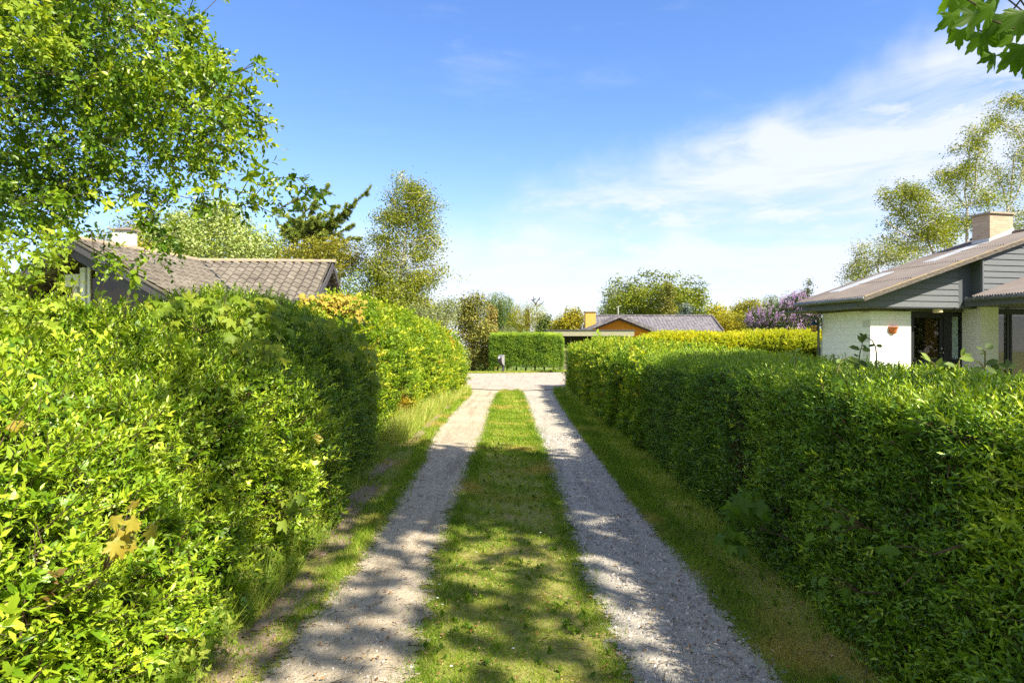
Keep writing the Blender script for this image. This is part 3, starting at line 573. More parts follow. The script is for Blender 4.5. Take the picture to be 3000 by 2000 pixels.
Yc = 27.5; b0 = gnd(925, Yc); tp = P(892, 600, Yc)
bs_ = [((900, 640), (880, 590)), ((895, 620), (968, 545)), ((905, 660), (985, 598)), ((900, 650), (792, 605)), ((905, 690), (1092, 557)), ((905, 690), (1048, 600)), ((905, 700), (800, 650)), ((910, 720), (1040, 660)), ((910, 720), (1045, 690)),
       ((910, 730), (830, 690)), ((905, 700), (985, 640)), ((910, 740), (850, 730)), ((912, 750), (1000, 720)), ((915, 770), (870, 770)), ((905, 670), (850, 640)), ((900, 640), (930, 590)), ((912, 740), (1020, 745)), ((905, 680), (940, 640)), ((915, 780), (830, 800)), ((915, 780), (1000, 800))]
bl = []
for (a0, a1) in bs_:
    dy = rng.uniform(-.7, .7); bl.append((P(*a0, Yc), P(a1[0], a1[1], Yc)+np.array([0, dy, 0])))
for k in range(26):
    z = rng.uniform(650, 830); a_ = rng.uniform(0, 2*pi); bl.append((P(908, z, Yc), P(908, z, Yc)+np.array([cos(a_)*rng.uniform(.5, 1.1), sin(a_)*1.2, rng.uniform(-.15, .4)])))
conifer('spruce_tree', 'gnarled spruce with long crooked boughs, one reaching up to the right', b0, tp, bl, 'spruce', .10, nper=480, r0=.11, sub=.5)
# shrubs between birch and road
def blobtree(name, label, px, Y, ells, mat, leaf, m_=26, spread=.18, cat='shrub', r0=.05, seed=0, top=None, bark='bark', **kw):
    y_ = min(e[1] for e in ells) if top is None else top
    return tree(name, label, cat, gnd(px, Y), [gnd(px, Y), P(px, (1012+y_)/2, Y), P(px, y_+8, Y)], cc([PE(e[0], e[1], Y+(e[5] if len(e) > 5 else 0), e[2], e[3], e[4]) for e in ells]), mat, leaf=leaf, m_=m_, spread=spread, r0=r0, seed=seed, bark=bark, **kw)
def cone_tips(px, py, Y, w_, n, base_py=1080, top=.0, jag=.3):
    t = rng.random(n)**.75; a_ = rng.random(n)*2*pi; rr = w_*(t+top*(1-t))*Y/2000*(1-jag*rng.random(n)); z0 = P(px, py, Y)[2]; z1 = max(.2, P(px, base_py, Y)[2])
    return np.stack([(px-1500)/2000*Y+rr*np.cos(a_), Y+rr*np.sin(a_), z0+(z1-z0)*t], 1)
def contree(name, label, px, py, Y, w_, n, mat, leaf, base_py=1080, m_=26, spread=.14, top=.05, seed=0, cat='tree', **kw):
    tp_ = cone_tips(px, py, Y, w_, n, base_py, top); return tree(name, label, cat, gnd(px, Y), [gnd(px, Y), P(px, (py+1012)/2, Y), P(px, py+3, Y)], tp_, mat, leaf=leaf, m_=m_, spread=spread, r0=.07, seed=seed, **kw)
blobtree('spruce_shrub', 'low feathery spruce shrub peeping over the left hedge below the birch', 1215, 23, [(1215, 925, 55, 28, 90), (1280, 930, 30, 26, 50)], 'greygreen', .07, seed=15, m_=22, spread=.15)
blobtree('grey_shrub', 'grey-green shrub right of the birch foot', 1305, 30, [(1305, 920, 26, 40, 70), (1320, 895, 12, 18, 20)], 'greygreen', .09, seed=16)
blobtree('brown_conifer', 'broad brown-tipped conifer at the end of the left hedge', 1385, 34, [(1385, 960, 40, 60, 170), (1370, 900, 24, 26, 50), (1395, 885, 20, 24, 36), (1420, 1000, 30, 50, 90), (1350, 930, 24, 30, 40), (1405, 1055, 36, 28, 60)], 'conif_brown', .11, m_=30, spread=.24, cat='tree', seed=17, r0=.1, clump=.24)
contree('rusty_cypress', 'narrow rust-coloured cypress left of the spruce hedge', 1438, 892, 36, 20, 130, 'cypress_rust', .10, 1080, m_=26, spread=.16, seed=18)
blobtree('low_bush', 'low light green bush at the bend of the garden path', 1420, 37, [(1412, 1052, 30, 13, 60), (1440, 1046, 24, 14, 40)], 'bushgreen', .10, seed=19)
# weeping trees far behind
def weeper(name, label, px, Y, ells, mat, seed, leaf=.16, weep=2.4, m_=46, **kw):
    y_ = min(e[1] for e in ells); return tree(name, label, 'tree', gnd(px, Y), [gnd(px, Y), P(px, 980, Y), P(px, y_+6, Y)], cc([PE(e[0], e[1], Y, e[2], e[3], e[4]) for e in ells]), mat, leaf=leaf, m_=m_, spread=.5, r0=.22, seed=seed, weep=weep, tmpl=QLONG, **kw)
weeper('weeping_willow', 'tall dark weeping willow beyond the spruce hedge', 1465, 62, [(1462, 872, 42, 22, 120), (1440, 905, 28, 30, 60), (1485, 905, 28, 34, 80), (1470, 930, 40, 24, 60)], 'willow', 20)
weeper('weeping_birch', 'airy yellow-green weeping birch right of the dark willow', 1545, 58, [(1530, 900, 34, 26, 80), (1570, 905, 34, 28, 90), (1515, 930, 30, 26, 60), (1582, 935, 18, 30, 40)], 'yellowgreen', 21, leaf=.13, weep=1.8, m_=34)
rd = thing('dead_tree', 'bare crooked branches sticking up above the weeping birch', 'tree', tuple(map(float, gnd(1575, 60)))); mb = MB()
mb.tube([gnd(1575, 60), P(1575, 930, 60), P(1570, 885, 60)], [.08, .05, .035], 6)
for pts in ([(1570, 895), (1562, 878), (1564, 868)], [(1570, 890), (1560, 880), (1556, 876)], [(1570, 895), (1574, 882), (1582, 870), (1580, 878)], [(1571, 900), (1586, 890), (1594, 882)], [(1562, 880), (1570, 874)], [(1578, 880), (1582, 874)]): mb.tube([P(x, y, 60) for x, y in pts], [.05, .04, .03, .02][:len(pts)], 5)
mb.build('trunk', M['bark'], rd)
contree('dark_conifer', 'dark green conical conifer behind the left end of the carport', 1598, 925, 52, 30, 120, 'thuja', .16, 1000, m_=28, spread=.28, seed=22)
contree('dark_conifer', 'smaller olive conifer between the dark cone and the yellow bush', 1640, 938, 52, 26, 80, 'conif_brown', .15, 1000, m_=26, spread=.28, seed=23)
blobtree('pale_bush', 'pale arching bush rising over the top of the spruce hedge', 1490, 40, [(1480, 970, 40, 20, 70), (1530, 975, 40, 16, 60)], 'greygreen', .12, seed=24, weep=.5, tmpl=QLONG)
blobtree('golden_bush', 'golden yellow bush directly left of the brick chimney', 1665, 50, [(1668, 950, 34, 26, 140), (1690, 930, 22, 20, 50), (1640, 955, 20, 18, 40), (1665, 918, 16, 14, 16)], 'golden', .15, m_=24, spread=.25, seed=25, cat='shrub', clump=.3)
# big tree behind the orange house
up_ = [np.array([P(1785+k*13+rng.normal()*3, 850-38*sin((k+1.5)/24*pi)+rng.normal()*10, 56)+rng.normal(size=3)*.1 for k in range(22) for _ in range(3)])][0]
tree('cherry_tree', 'wide tree with upright leafy shoots behind the orange brick house', 'tree', gnd(1930, 56), [gnd(1930, 56), P(1930, 960, 56), P(1930, 880, 56)],
     cc([PE(1930, 880, 56, 100, 50, 420), PE(2020, 900, 56, 46, 42, 120), PE(1840, 900, 56, 56, 40, 150), PE(2045, 870, 56, 20, 24, 30), up_]), 'birch', leaf=.20, m_=22, spread=.28, r0=.28, seed=26, tint0=.30, clump=.2)
blobtree('poplar', 'grey-green poplar left of the upright-shooted tree behind the orange house', 1810, 66, [(1800, 880, 26, 40, 90), (1845, 862, 22, 30, 70), (1780, 920, 24, 26, 60)], 'greygreen', .17, m_=30, spread=.35, cat='tree', r0=.2, seed=27)
contree('spruce_tree', 'dark pointed spruce top rising through the tree behind the orange house', 1958, 822, 53, 30, 150, 'conif_brown', .15, 950, m_=22, spread=.2, seed=28)
contree('blue_spruce', 'small blue-grey spruce just above the ridge of the orange house', 2012, 888, 51, 22, 90, 'bluespruce', .13, 960, m_=24, spread=.2, seed=29)
contree('blue_spruce', 'smaller greyish spruce top immediately left of the blue-grey one', 1992, 910, 51.5, 16, 50, 'bluespruce', .12, 960, m_=22, spread=.2, seed=30)
blobtree('yellow_tree', 'pale yellow-green tree at the right end of the ribbed roof', 2095, 58, [(2095, 915, 30, 24, 70), (2120, 940, 50, 26, 100), (2075, 940, 22, 22, 50)], 'yellowgreen', .18, m_=26, spread=.3, cat='tree', seed=31, r0=.12)
blobtree('golden_hedge_tree', 'dense golden-brown bush between the ribbed roof and the lilac', 2160, 50, [(2150, 950, 50, 28, 150), (2195, 945, 24, 22, 60), (2125, 960, 30, 20, 50)], 'golden', .14, m_=26, spread=.22, seed=32, tint0=.28)
blobtree('green_tree', 'mid green rounded tree behind the lilac', 2205, 62, [(2200, 905, 40, 24, 120), (2170, 915, 26, 18, 50)], 'olive', .17, m_=28, spread=.3, cat='tree', seed=33, r0=.12)
weeper('weeping_birch', 'small pale weeping birch above the lilac, against the sky', 2258, 66, [(2258, 872, 26, 14, 60), (2275, 900, 26, 14, 40), (2235, 885, 14, 12, 20)], 'greygreen', 34, leaf=.15, weep=1.5, m_=26)
blobtree('young_birch', 'thin young birch shoot sticking up behind the lilac beside the gutter', 2366, 30, [(2372, 835, 6, 18, 16), (2362, 862, 10, 14, 20)], 'greygreen', .07, m_=18, spread=.1, cat='tree', seed=35, r0=.03)
# lilac
cl_ = [(2280, 930, 75, 38, 170), (2345, 920, 55, 44, 150), (2225, 942, 40, 26, 90), (2325, 895, 34, 26, 60), (2345, 888, 22, 22, 34), (2395, 935, 30, 40, 60), (2310, 965, 80, 26, 90)]
rl = blobtree('lilac_bush', 'large lilac bush covered in purple blossom left of the white house', 2310, 25, cl_, 'lilacleaf', .07, m_=26, spread=.16, r0=.07, seed=36)
tp_ = cc([PE(e[0], e[1]-4, 24.9, e[2]*1.05, e[3]*1.05, int(e[4]*1.1), shell=1) for e in cl_]); tp_ = tp_[(tp_[:, 1] < 25.4)]
nf = len(tp_); k_ = 34; ff = np.tile(np.linspace(0, 1, k_), nf); ax = np.repeat(norm(rnd(nf)*.45+np.array([0, -.25, .9])), k_, 0); Lp = np.repeat(rng.uniform(.12, .24, nf), k_)
c = np.repeat(tp_, k_, 0)+ax*(ff*Lp)[:, None]+rnd(nf*k_)*(.045*(1.1-ff))[:, None]
V, F, T = place(QUAD, c, rnd(len(c)), rnd(len(c))+np.array([0, -.5, .5]), .035*rng.uniform(.7, 1.3, len(c)), np.clip(np.repeat(rng.uniform(.15, .85, nf), k_)+rng.normal(size=len(c))*.15, 0, 1))
mesh_np('blossom', V, F, M['lilac'], rl, T)
# birches behind the white house: pale trunks, thin tufted crowns
def limb(pts, Y, sp_, n, t0=.25):
    pts = np.array(pts, float); L_ = np.r_[0, np.cumsum(np.linalg.norm(np.diff(pts, axis=0), axis=1))]; t = (t0+(1-t0)*rng.random(n)**.8)*L_[-1]
    x = np.interp(t, L_, pts[:, 0])+rng.normal(size=n)*sp_; y = np.interp(t, L_, pts[:, 1])+rng.normal(size=n)*sp_*.7+.3*np.abs(rng.normal(size=n))*sp_
    yy = Y+rng.normal(size=n)*sp_*1.4*Y/2000; return np.stack([(x-1500)/2000*yy, yy, EYE+(1012-y)/2000*yy], 1)
def birchR(label, Y, trunk, limbs, seed, r0=.09, leaf=.08, m_=24, spread=.15, mat='birch2'):
    """limbs: (points from the fork to the tip, spread, tips); bare wood is laid along every limb"""
    root = thing('birch_tree', label, 'tree', tuple(map(float, gnd(trunk[0][0], Y)))); D = MB(); D.tube([gnd(trunk[0][0], Y)]+[P(x, y, Y) for x, y in trunk[1:]], [r0*(1-.55*i/len(trunk)) for i in range(len(trunk))], 7)
    tips = []; Vs, Fs = [], []; o = 0
    for k, (pts, sp_, n) in enumerate(limbs):
        pp_ = [P(x, y, Y+(.5*sin(k*2.1)*i/len(pts))) for i, (x, y) in enumerate(pts)]; ex = limb(pts, Y, sp_, n)
        A, par, ends, ntr = skeleton(ex, pp_, .3, seed+k, .12, .15); V, F, R = wood(A, par, ends, ntr, r0*.42, .006, .5, 5); Vs.append(V); Fs.append(F+o); o += len(V); tips.append(ex)
    n0 = len(D.v); V = np.concatenate([np.array(D.v)]+Vs); F = [tuple(f) for f in D.f]+[tuple(int(q)+n0 for q in f) for f in np.concatenate(Fs)]
    D.v = [tuple(v) for v in V]; D.f = F; D.m = [0]*len(F); D.build('trunk', M['birchbark'], root, True)
    c0_ = np.concatenate(tips); n = len(c0_); cl = rng.normal(size=n)*.22; c = np.repeat(c0_, m_, 0)+rng.normal(size=(n*m_, 3))*spread*np.array([1, 1, .8])+np.array([0, 0, -.05])
    V, F, T = place(QUAD, c, rnd(n*m_)*np.array([1, 1, .6])+np.array([0, 0, -.4]), rnd(n*m_)+np.array([0, 0, .3]), leaf*rng.uniform(.6, 1.3, n*m_), np.clip(.45+np.repeat(cl, m_)+rng.normal(size=n*m_)*.15, 0, 1))
    mesh_np('crown', V, F, M[mat], root, T); return root
lims = []
for k in range(40):
    f = (k+.5)/40; y_ = 935-370*f; xt = np.interp(y_, [540, 650, 760, 1012], [1203, 1195, 1182, 1160]); wd = np.interp(y_, [555, 600, 660, 740, 800, 860, 935], [14, 40, 68, 92, 104, 100, 84])*rng.uniform(.3, 1.15)*(1 if k % 2 else -1)
    rise = rng.uniform(10, 80); lims.append(([(xt, y_), (xt+wd*.45, y_-rise*.7), (xt+wd*.85, y_-rise), (xt+wd*1.1, y_-rise+rng.uniform(-20, 30))], rng.uniform(9, 20), 26 if f < .75 else 14))
lims += [([(1203, 600), (1206, 560), (1209, 530)], 6, 22), ([(1195, 660), (1160, 600), (1145, 560)], 8, 26), ([(1195, 660), (1235, 600), (1262, 570)], 8, 26), ([(1160, 940), (1150, 890), (1115, 850)], 28, 240), ([(1165, 940), (1200, 910), (1240, 890)], 28, 190), ([(1165, 930), (1175, 860), (1160, 820)], 30, 160)]
birchR('tall slender birch with fine olive foliage behind the left hedge', 24, [(1160, 0), (1160, 900), (1180, 760), (1195, 650), (1203, 560)], lims, 14, .045, .075, 34, .17, 'birch')
birchR('tall windswept birch with white forked trunk behind the brick chimney, tallest at right edge', 29, [(2952, 0), (2953, 700), (2953, 610)],
       [([(2953, 612), (2940, 560), (2925, 520), (2905, 480)], 16, 60), ([(2953, 612), (2985, 560), (3000, 500), (3020, 440)], 18, 60), ([(2960, 590), (2965, 520), (2972, 455), (3000, 420), (2975, 370), (2945, 375)], 14, 60),
        ([(2990, 520), (3010, 440), (3015, 360), (2990, 300), (2960, 285)], 16, 60), ([(2950, 372), (2925, 352), (2905, 345)], 14, 34), ([(2985, 300), (2960, 285), (2930, 310)], 16, 34), ([(3000, 300), (2985, 275)], 14, 20),
        ([(2955, 640), (2990, 620), (3020, 610)], 24, 60), ([(2955, 660), (2925, 640), (2905, 625)], 18, 40), ([(2960, 680), (2995, 670)], 20, 60)], 71)
birchR('birch with two thin curved pale stems behind the middle of the corrugated roof', 28, [(2832, 0), (2833, 650), (2834, 610)],
       [([(2834, 612), (2850, 570), (2860, 530), (2858, 490), (2868, 440), (2876, 395)], 15, 80), ([(2834, 612), (2826, 560), (2838, 500), (2840, 440), (2850, 400)], 10, 40), ([(2834, 612), (2800, 570), (2775, 530), (2750, 500)], 14, 70), ([(2780, 530), (2800, 495), (2830, 490)], 14, 60),
        ([(2868, 440), (2850, 400), (2845, 375)], 13, 34), ([(2876, 395), (2895, 375), (2893, 355)], 10, 24), ([(2826, 430), (2808, 425), (2790, 440)], 9, 10), ([(2840, 600), (2880, 580), (2905, 560)], 18, 70), ([(2834, 630), (2860, 640), (2890, 650)], 20, 70), ([(2834, 640), (2800, 640), (2770, 660)], 20, 80)], 81, .075)
birchR('bushy birch with arching bare lower twigs behind the left half of the corrugated roof', 27, [(2735, 0), (2735, 740), (2715, 700)],
       [([(2715, 700), (2680, 680), (2650, 640), (2640, 600)], 14, 60), ([(2650, 640), (2610, 600), (2598, 570), (2585, 555)], 12, 44), ([(2640, 600), (2660, 560), (2690, 548)], 18, 90), ([(2715, 700), (2700, 640), (2690, 590), (2720, 560)], 20, 110), ([(2715, 700), (2760, 650), (2760, 600)], 20, 90),
        ([(2715, 705), (2660, 690), (2610, 660), (2590, 640)], 8, 18), ([(2715, 705), (2660, 710), (2605, 700), (2580, 690)], 9, 26), ([(2720, 710), (2720, 680), (2740, 660)], 22, 90), ([(2720, 720), (2680, 725), (2640, 720)], 18, 60), ([(2660, 570), (2640, 545)], 16, 30), ([(2740, 700), (2780, 690)], 22, 70)], 91, .075)
birchR('feathery light green birch sapling sprawling lowest behind the left end of the corrugated roof', 26, [(2575, 0), (2575, 800), (2570, 775)],
       [([(2570, 775), (2540, 760), (2520, 740), (2530, 715)], 16, 60), ([(2570, 775), (2530, 790), (2500, 800), (2475, 815)], 12, 44), ([(2570, 775), (2590, 740), (2600, 715)], 18, 70), ([(2575, 775), (2630, 750), (2670, 740)], 16, 70), ([(2570, 780), (2540, 800), (2510, 835)], 12, 34), ([(2560, 770), (2510, 770), (2490, 790)], 12, 34)], 101, .05, .065)

# ------------------------------------------------------------------ architecture materials
M['blockwall'] = brick('blockwall', (.84, .83, .80), (.86, .85, .83), (.60, .58, .54), .6, .2, .004, .25, .85, 'XZ', noise_amt=.08)
M['blockwall_side'] = brick('blockwall_side', (.84, .83, .80), (.86, .85, .83), (.58, .56, .52), .3, .2, .004, .25, .85, 'YZ', noise_amt=.08)
M['whitebrick'] = brick('whitebrick', (.74, .71, .66), (.77, .75, .70), (.62, .58, .52), .24, .067, .006, .22, .85, 'XZ', noise_amt=.10)
M['whitebrick_side'] = brick('whitebrick_side', (.74, .71, .66), (.77, .75, .70), (.60, .56, .50), .24, .067, .006, .35, .85, 'YZ', noise_amt=.10)
M['chimbrick'] = brick('chimbrick', (.44, .29, .19), (.56, .40, .28), (.52, .44, .35), .24, .072, .008, .5, .85, 'XYZ', noise_amt=.22)
M['whitechim'] = brick('whitechim', (.66, .62, .58), (.74, .71, .68), (.40, .36, .32), .24, .075, .007, .6, .85, 'XYZ', noise_amt=.28)
M['orangebrick'] = brick('orangebrick', (.74, .27, .012), (.80, .31, .016), (.48, .18, .03), .24, .12, .010, .15, .85, 'XZ', noise_amt=.05)
M['yellowbrick'] = brick('yellowbrick', (.62, .36, .07), (.70, .42, .09), (.42, .24, .06), .24, .11, .012, .2, .85, 'XYZ', noise_amt=.15)
M['corr'] = solid('corr', [(.3, (.095, .080, .078)), (.7, (.14, .12, .115))], 1.6, .62, .35, 0, detail=7, fine=(60, .66, (.30, .25, .2)))
M['skylight'] = solid('skylight', [(.3, (.22, .245, .285)), (.7, (.28, .31, .36))], 2, .35, .5, 0)
M['greysiding'] = solid('greysiding', [(.3, (.105, .118, .135)), (.7, (.155, .168, .185))], 5, .6, .3, .35, .004, (1.5, 1.5, 22))
M['fascia'] = solid('fascia', [(.3, (.075, .085, .10)), (.7, (.10, .112, .128))], 8, .55, .35, .1, .003, (1, 1, 12))
M['weathered'] = solid('weathered', [(.3, (.05, .045, .045)), (.6, (.16, .14, .12)), (.75, (.34, .27, .17))], 12, .85, .2, .4, .006, (1, 1, 3))
M['gutter'] = solid('gutter', [(.3, (.10, .11, .12)), (.7, (.15, .16, .17))], 20, .35, .5, 0)
M['blackwood'] = solid('blackwood', [(.3, (.010, .011, .014)), (.7, (.022, .024, .03))], 14, .5, .35, .1, .003, (1, 1, 6))
M['concrete'] = solid('concrete', [(.3, (.22, .19, .15)), (.55, (.36, .32, .26)), (.7, (.44, .36, .16))], 16, .9, .2, .5, .01)
M['lead'] = solid('lead', [(.3, (.42, .43, .45)), (.7, (.56, .56, .57))], 8, .5, .4, .1, .004)
M['white'] = solid('white', [(.3, (.72, .72, .71)), (.7, (.80, .80, .79))], 6, .5, .4, .05, .002)
M['curtain'] = solid('curtain', [(.3, (.62, .62, .58)), (.7, (.78, .78, .74))], 4, .9, .1, 0)
M['curtain_tan'] = solid('curtain_tan', [(.3, (.24, .19, .13)), (.7, (.34, .28, .2))], 4, .9, .1, 0)
M['room'] = solid('room', [(.3, (.10, .09, .08)), (.7, (.16, .14, .12))], 3, .9, .1, 0)
M['terracotta'] = solid('terracotta', [(.3, (.46, .13, .05)), (.7, (.60, .20, .08))], 18, .8, .2, .2, .004)
M['steel'] = solid('steel', [(.3, (.5, .5, .5)), (.7, (.6, .6, .6))], 10, .25, .5, 0, metal=1)
M['tile'] = solid('tile', [(.28, (.082, .072, .060)), (.5, (.152, .135, .112)), (.75, (.225, .202, .170))], 2.3, .88, .2, .4, .008, detail=9, fine=(34, .70, (.62, .58, .52)))
M['ridgetile'] = solid('ridgetile', [(.30, (.20, .17, .15)), (.46, (.30, .25, .20)), (.60, (.38, .28, .14)), (.76, (.44, .27, .07))], 5.5, .9, .2, .5, .01, detail=8)
M['darkboard'] = solid('darkboard', [(.3, (.055, .053, .062)), (.7, (.10, .095, .11))], 10, .7, .3, .3, .004, (4, 4, 1))
M['greyribs'] = solid('greyribs', [(.3, (.085, .08, .095)), (.6, (.15, .145, .165)), (.78, (.34, .30, .28))], 3.2, .75, .3, .2, .01, detail=9, fine=(9, .60, (.30, .27, .25)))
M['fasciagreen'] = solid('fasciagreen', [(.3, (.26, .25, .17)), (.7, (.34, .33, .24))], 4, .8, .2, .2, .01, (1, 1, 6))
M['darkplank'] = solid('darkplank', [(.3, (.03, .03, .022)), (.7, (.06, .058, .045))], 6, .85, .15, .3, .01, (6, 1, 1))
M['greyplank'] = solid('greyplank', [(.3, (.17, .16, .12)), (.7, (.25, .24, .19))], 6, .85, .15, .3, .01, (6, 1, 1))
M['mailbox'] = solid('mailbox', [(.3, (.16, .16, .18)), (.7, (.22, .22, .24))], 10, .45, .5, 0)
M['mailpost'] = solid('mailpost', [(.3, (.035, .035, .045)), (.7, (.06, .06, .07))], 10, .5, .5, 0)
M['amber'] = solid('amber', [(.3, (.55, .28, .04)), (.7, (.70, .40, .08))], 10, .3, .5, 0)
M['bluetin'] = solid('bluetin', [(.3, (.03, .06, .11)), (.7, (.05, .10, .17))], 10, .5, .4, 0)
M['lampshade'] = solid('lampshade', [(.3, (.62, .52, .34)), (.7, (.70, .60, .42))], 10, .5, .3, 0)
M['tanwood'] = solid('tanwood', [(.3, (.36, .24, .13)), (.7, (.48, .33, .2))], 8, .6, .3, .1, .002)
M['panel'] = solid('panel', [(.3, (.30, .29, .29)), (.7, (.40, .39, .39))], 6, .6, .3, 0)

def local(mb, name, mats, parent, smooth=False):
    me = bpy.data.meshes.new(name); me.from_pydata(mb.v, [], mb.f)
    for m_ in (mats if isinstance(mats, (list, tuple)) else [mats]): me.materials.append(m_)
    me.polygons.foreach_set('material_index', mb.m)
    if smooth: me.polygons.foreach_set('use_smooth', [True]*len(me.polygons))
    me.update(); o = bpy.data.objects.new(name, me); COL.objects.link(o); o.parent = parent; return o
def sheet(mb, P0, U, Vv, nu, nv, hfun, thick=.012, mi=0):
    """wavy sheet: P0 + u*U + v*V (U,V full lengths) lifted along the normal by hfun(u_len, v_len)"""
    P0, U, Vv = (np.array(x, float) for x in (P0, U, Vv)); lu, lv = np.linalg.norm(U), np.linalg.norm(Vv); nn = np.cross(U, Vv); nn /= np.linalg.norm(nn)
    g = []
    for dz in (0, -thick):
        for i in range(nu+1):
            for j in range(nv+1): g.append(P0+U*i/nu+Vv*j/nv+nn*(hfun(lu*i/nu, lv*j/nv)+dz))
    q = (nu+1)*(nv+1); ix = lambda i, j, t: t*q+i*(nv+1)+j; F = []
    for i in range(nu):
        for j in range(nv):
            F.append((ix(i, j, 0), ix(i+1, j, 0), ix(i+1, j+1, 0), ix(i, j+1, 0))); F.append((ix(i, j, 1), ix(i, j+1, 1), ix(i+1, j+1, 1), ix(i+1, j, 1)))
    for i in range(nu):
        F.append((ix(i, 0, 0), ix(i, 0, 1), ix(i+1, 0, 1), ix(i+1, 0, 0))); F.append((ix(i, nv, 0), ix(i+1, nv, 0), ix(i+1, nv, 1), ix(i, nv, 1)))
    for j in range(nv):
        F.append((ix(0, j, 0), ix(0, j+1, 0), ix(0, j+1, 1), ix(0, j, 1))); F.append((ix(nu, j, 0), ix(nu, j, 1), ix(nu, j+1, 1), ix(nu, j+1, 0)))
    mb.add(g, F, mi)
def rot_root(name, label, cat, loc, ang):
    r = thing(name, label, cat, loc); r.rotation_euler = (0, 0, ang); return r
# ------------------------------------------------------------------ white house on the right (local x = along the front, y = away, z up)
HR = rot_root('white_house', 'white block bungalow with grey boarded gable and brown corrugated roof, right of the lane', 'house', (9.765, 18.6, 0), radians(12))
SL = .328; ZE = 2.56                                                        # roof slope and eave height
def rz(a): return ZE+SL*(a+.85)
mb = MB(); mb.box(0, 1.29, 0, .3, 0, 2.24); local(mb, 'front_wall', M['blockwall'], HR)
mb = MB(); mb.box(0, .3, .302, 2.0, 0, 2.26); local(mb, 'side_wall', M['blockwall_side'], HR)
mb = MB(); mb.box(-.02, .28, 2.0, 2.06, 0, 1.45); local(mb, 'corner_panel', M['lead'], HR)
mb = MB(); mb.box(.3, 9, 1.9, 2.1, 0, 2.26); mb.box(9, 9.2, -.2, 2.1, 0, 2.26); local(mb, 'back_wall', M['room'], HR)
mb = MB(); mb.box(.3, 9, .1, 1.9, -.02, .10); local(mb, 'indoor_floor', M['tanwood'], HR)
mb = MB(); mb.box(.3, 9, .12, 1.9, 2.262, 2.30); local(mb, 'ceiling', M['room'], HR)
mb = MB(); mb.box(3.07, 3.66, -.5, -.47, 0, 2.36); mb.box(3.10, 3.66, -.468, .1, 0, 2.36); local(mb, 'brick_pillar', M['whitebrick'], HR)
mb = MB(); mb.box(3.07, 3.098, -.468, .1, 0, 2.36); local(mb, 'pillar_side', M['whitebrick_side'], HR)
# door
D = MB()
for x0, x1, z0, z1 in ((1.29, 1.40, .1, 2.24), (2.46, 2.52, .1, 2.24), (1.40, 2.46, 2.14, 2.24)): D.box(x0, x1, .10, .20, z0, z1)
df = local(D, 'door_frame', M['blackwood'], HR)
D = MB()
for x0, x1, z0, z1 in ((1.40, 1.50, .12, 2.14), (2.34, 2.46, .12, 2.14), (1.50, 2.34, 2.08, 2.14), (1.50, 2.34, .12, .92)): D.box(x0, x1, .12, .17, z0, z1)
door = local(D, 'door', M['blackwood'], HR)
D = MB(); D.box(1.50, 2.34, .14, .146, .92, 2.08); p = local(D, 'pane', M['glassdark'], door)
D = MB(); D.tube([(2.40, .12, 1.10), (2.40, .06, 1.10)], .018, 8); D.tube([(2.40, .06, 1.10), (2.27, .06, 1.10)], .012, 8); local(D, 'door_handle', M['steel'], door); D = MB(); D.tube([(2.40, .12, 1.22), (2.40, .108, 1.22)], .02, 10); local(D, 'lock', M['steel'], door)
D = MB()
for x0, x1, z0, z1 in ((2.523, 2.74, .1, 2.24), (3.03, 3.07, .1, 2.24), (2.74, 3.03, 2.12, 2.24), (2.74, 3.03, .1, .92)): D.box(x0, x1, .11, .19, z0, z1)
wf = local(D, 'window', M['blackwood'], HR); D = MB(); D.box(2.74, 3.03, .14, .146, .92, 2.12); local(D, 'pane', M['glass'], wf)
D = MB()
for x0, x1, z0, z1 in ((3.66, 3.74, .1, 2.364), (4.60, 4.68, .1, 2.2), (4.72, 4.78, .1, 2.2), (3.74, 6.2, 2.2, 2.364), (3.74, 6.2, .1, .2), (6.1, 6.2, .2, 2.2)): D.box(x0, x1, .09, .19, z0, z1)
wf = local(D, 'sliding_window', M['blackwood'], HR); D = MB(); D.box(3.74, 4.60, .14, .146, .2, 2.2); D.box(4.78, 6.1, .15, .156, .2, 2.2); local(D, 'pane', M['glass'], wf)
D = MB(); D.box(4.58, 4.60, .12, .15, .2, 2.2); local(D, 'steel_bead', M['steel'], wf)
def drape(mb, x0, x1, y, z0, z1, pin=0):
    n = 44
    V = []
    for j in range(9):
        f = j/8; z = z1+(z0-z1)*f; w_ = 1-pin*sin(pi*min(1, f*1.25))*.0; sh = pin*(sin(f*pi*.9)**2)
        for i in range(n+1):
            u = i/n; V.append((x0+(x1-x0)*(u*(1-.25*sh))-sh*.10+.0, y+.035*sin(u*34)+.02*sin(u*71), z))
    mb.add(V, [(j*(n+1)+i, j*(n+1)+i+1, (j+1)*(n+1)+i+1, (j+1)*(n+1)+i) for j in range(8) for i in range(n)])
D = MB(); drape(D, 2.72, 3.06, .24, .3, 2.16); local(D, 'curtain', M['curtain'], HR, True)
D = MB(); drape(D, 3.98, 4.42, .24, .2, 2.2, .9); local(D, 'curtain', M['curtain'], HR, True)
D = MB(); drape(D, 2.0, 2.42, .27, .3, 2.1); local(D, 'curtain', M['curtain_tan'], HR, True)
D = MB(); drape(D, 1.45, 1.62, .27, .3, 2.1); local(D, 'curtain', M['panel'], HR, True)
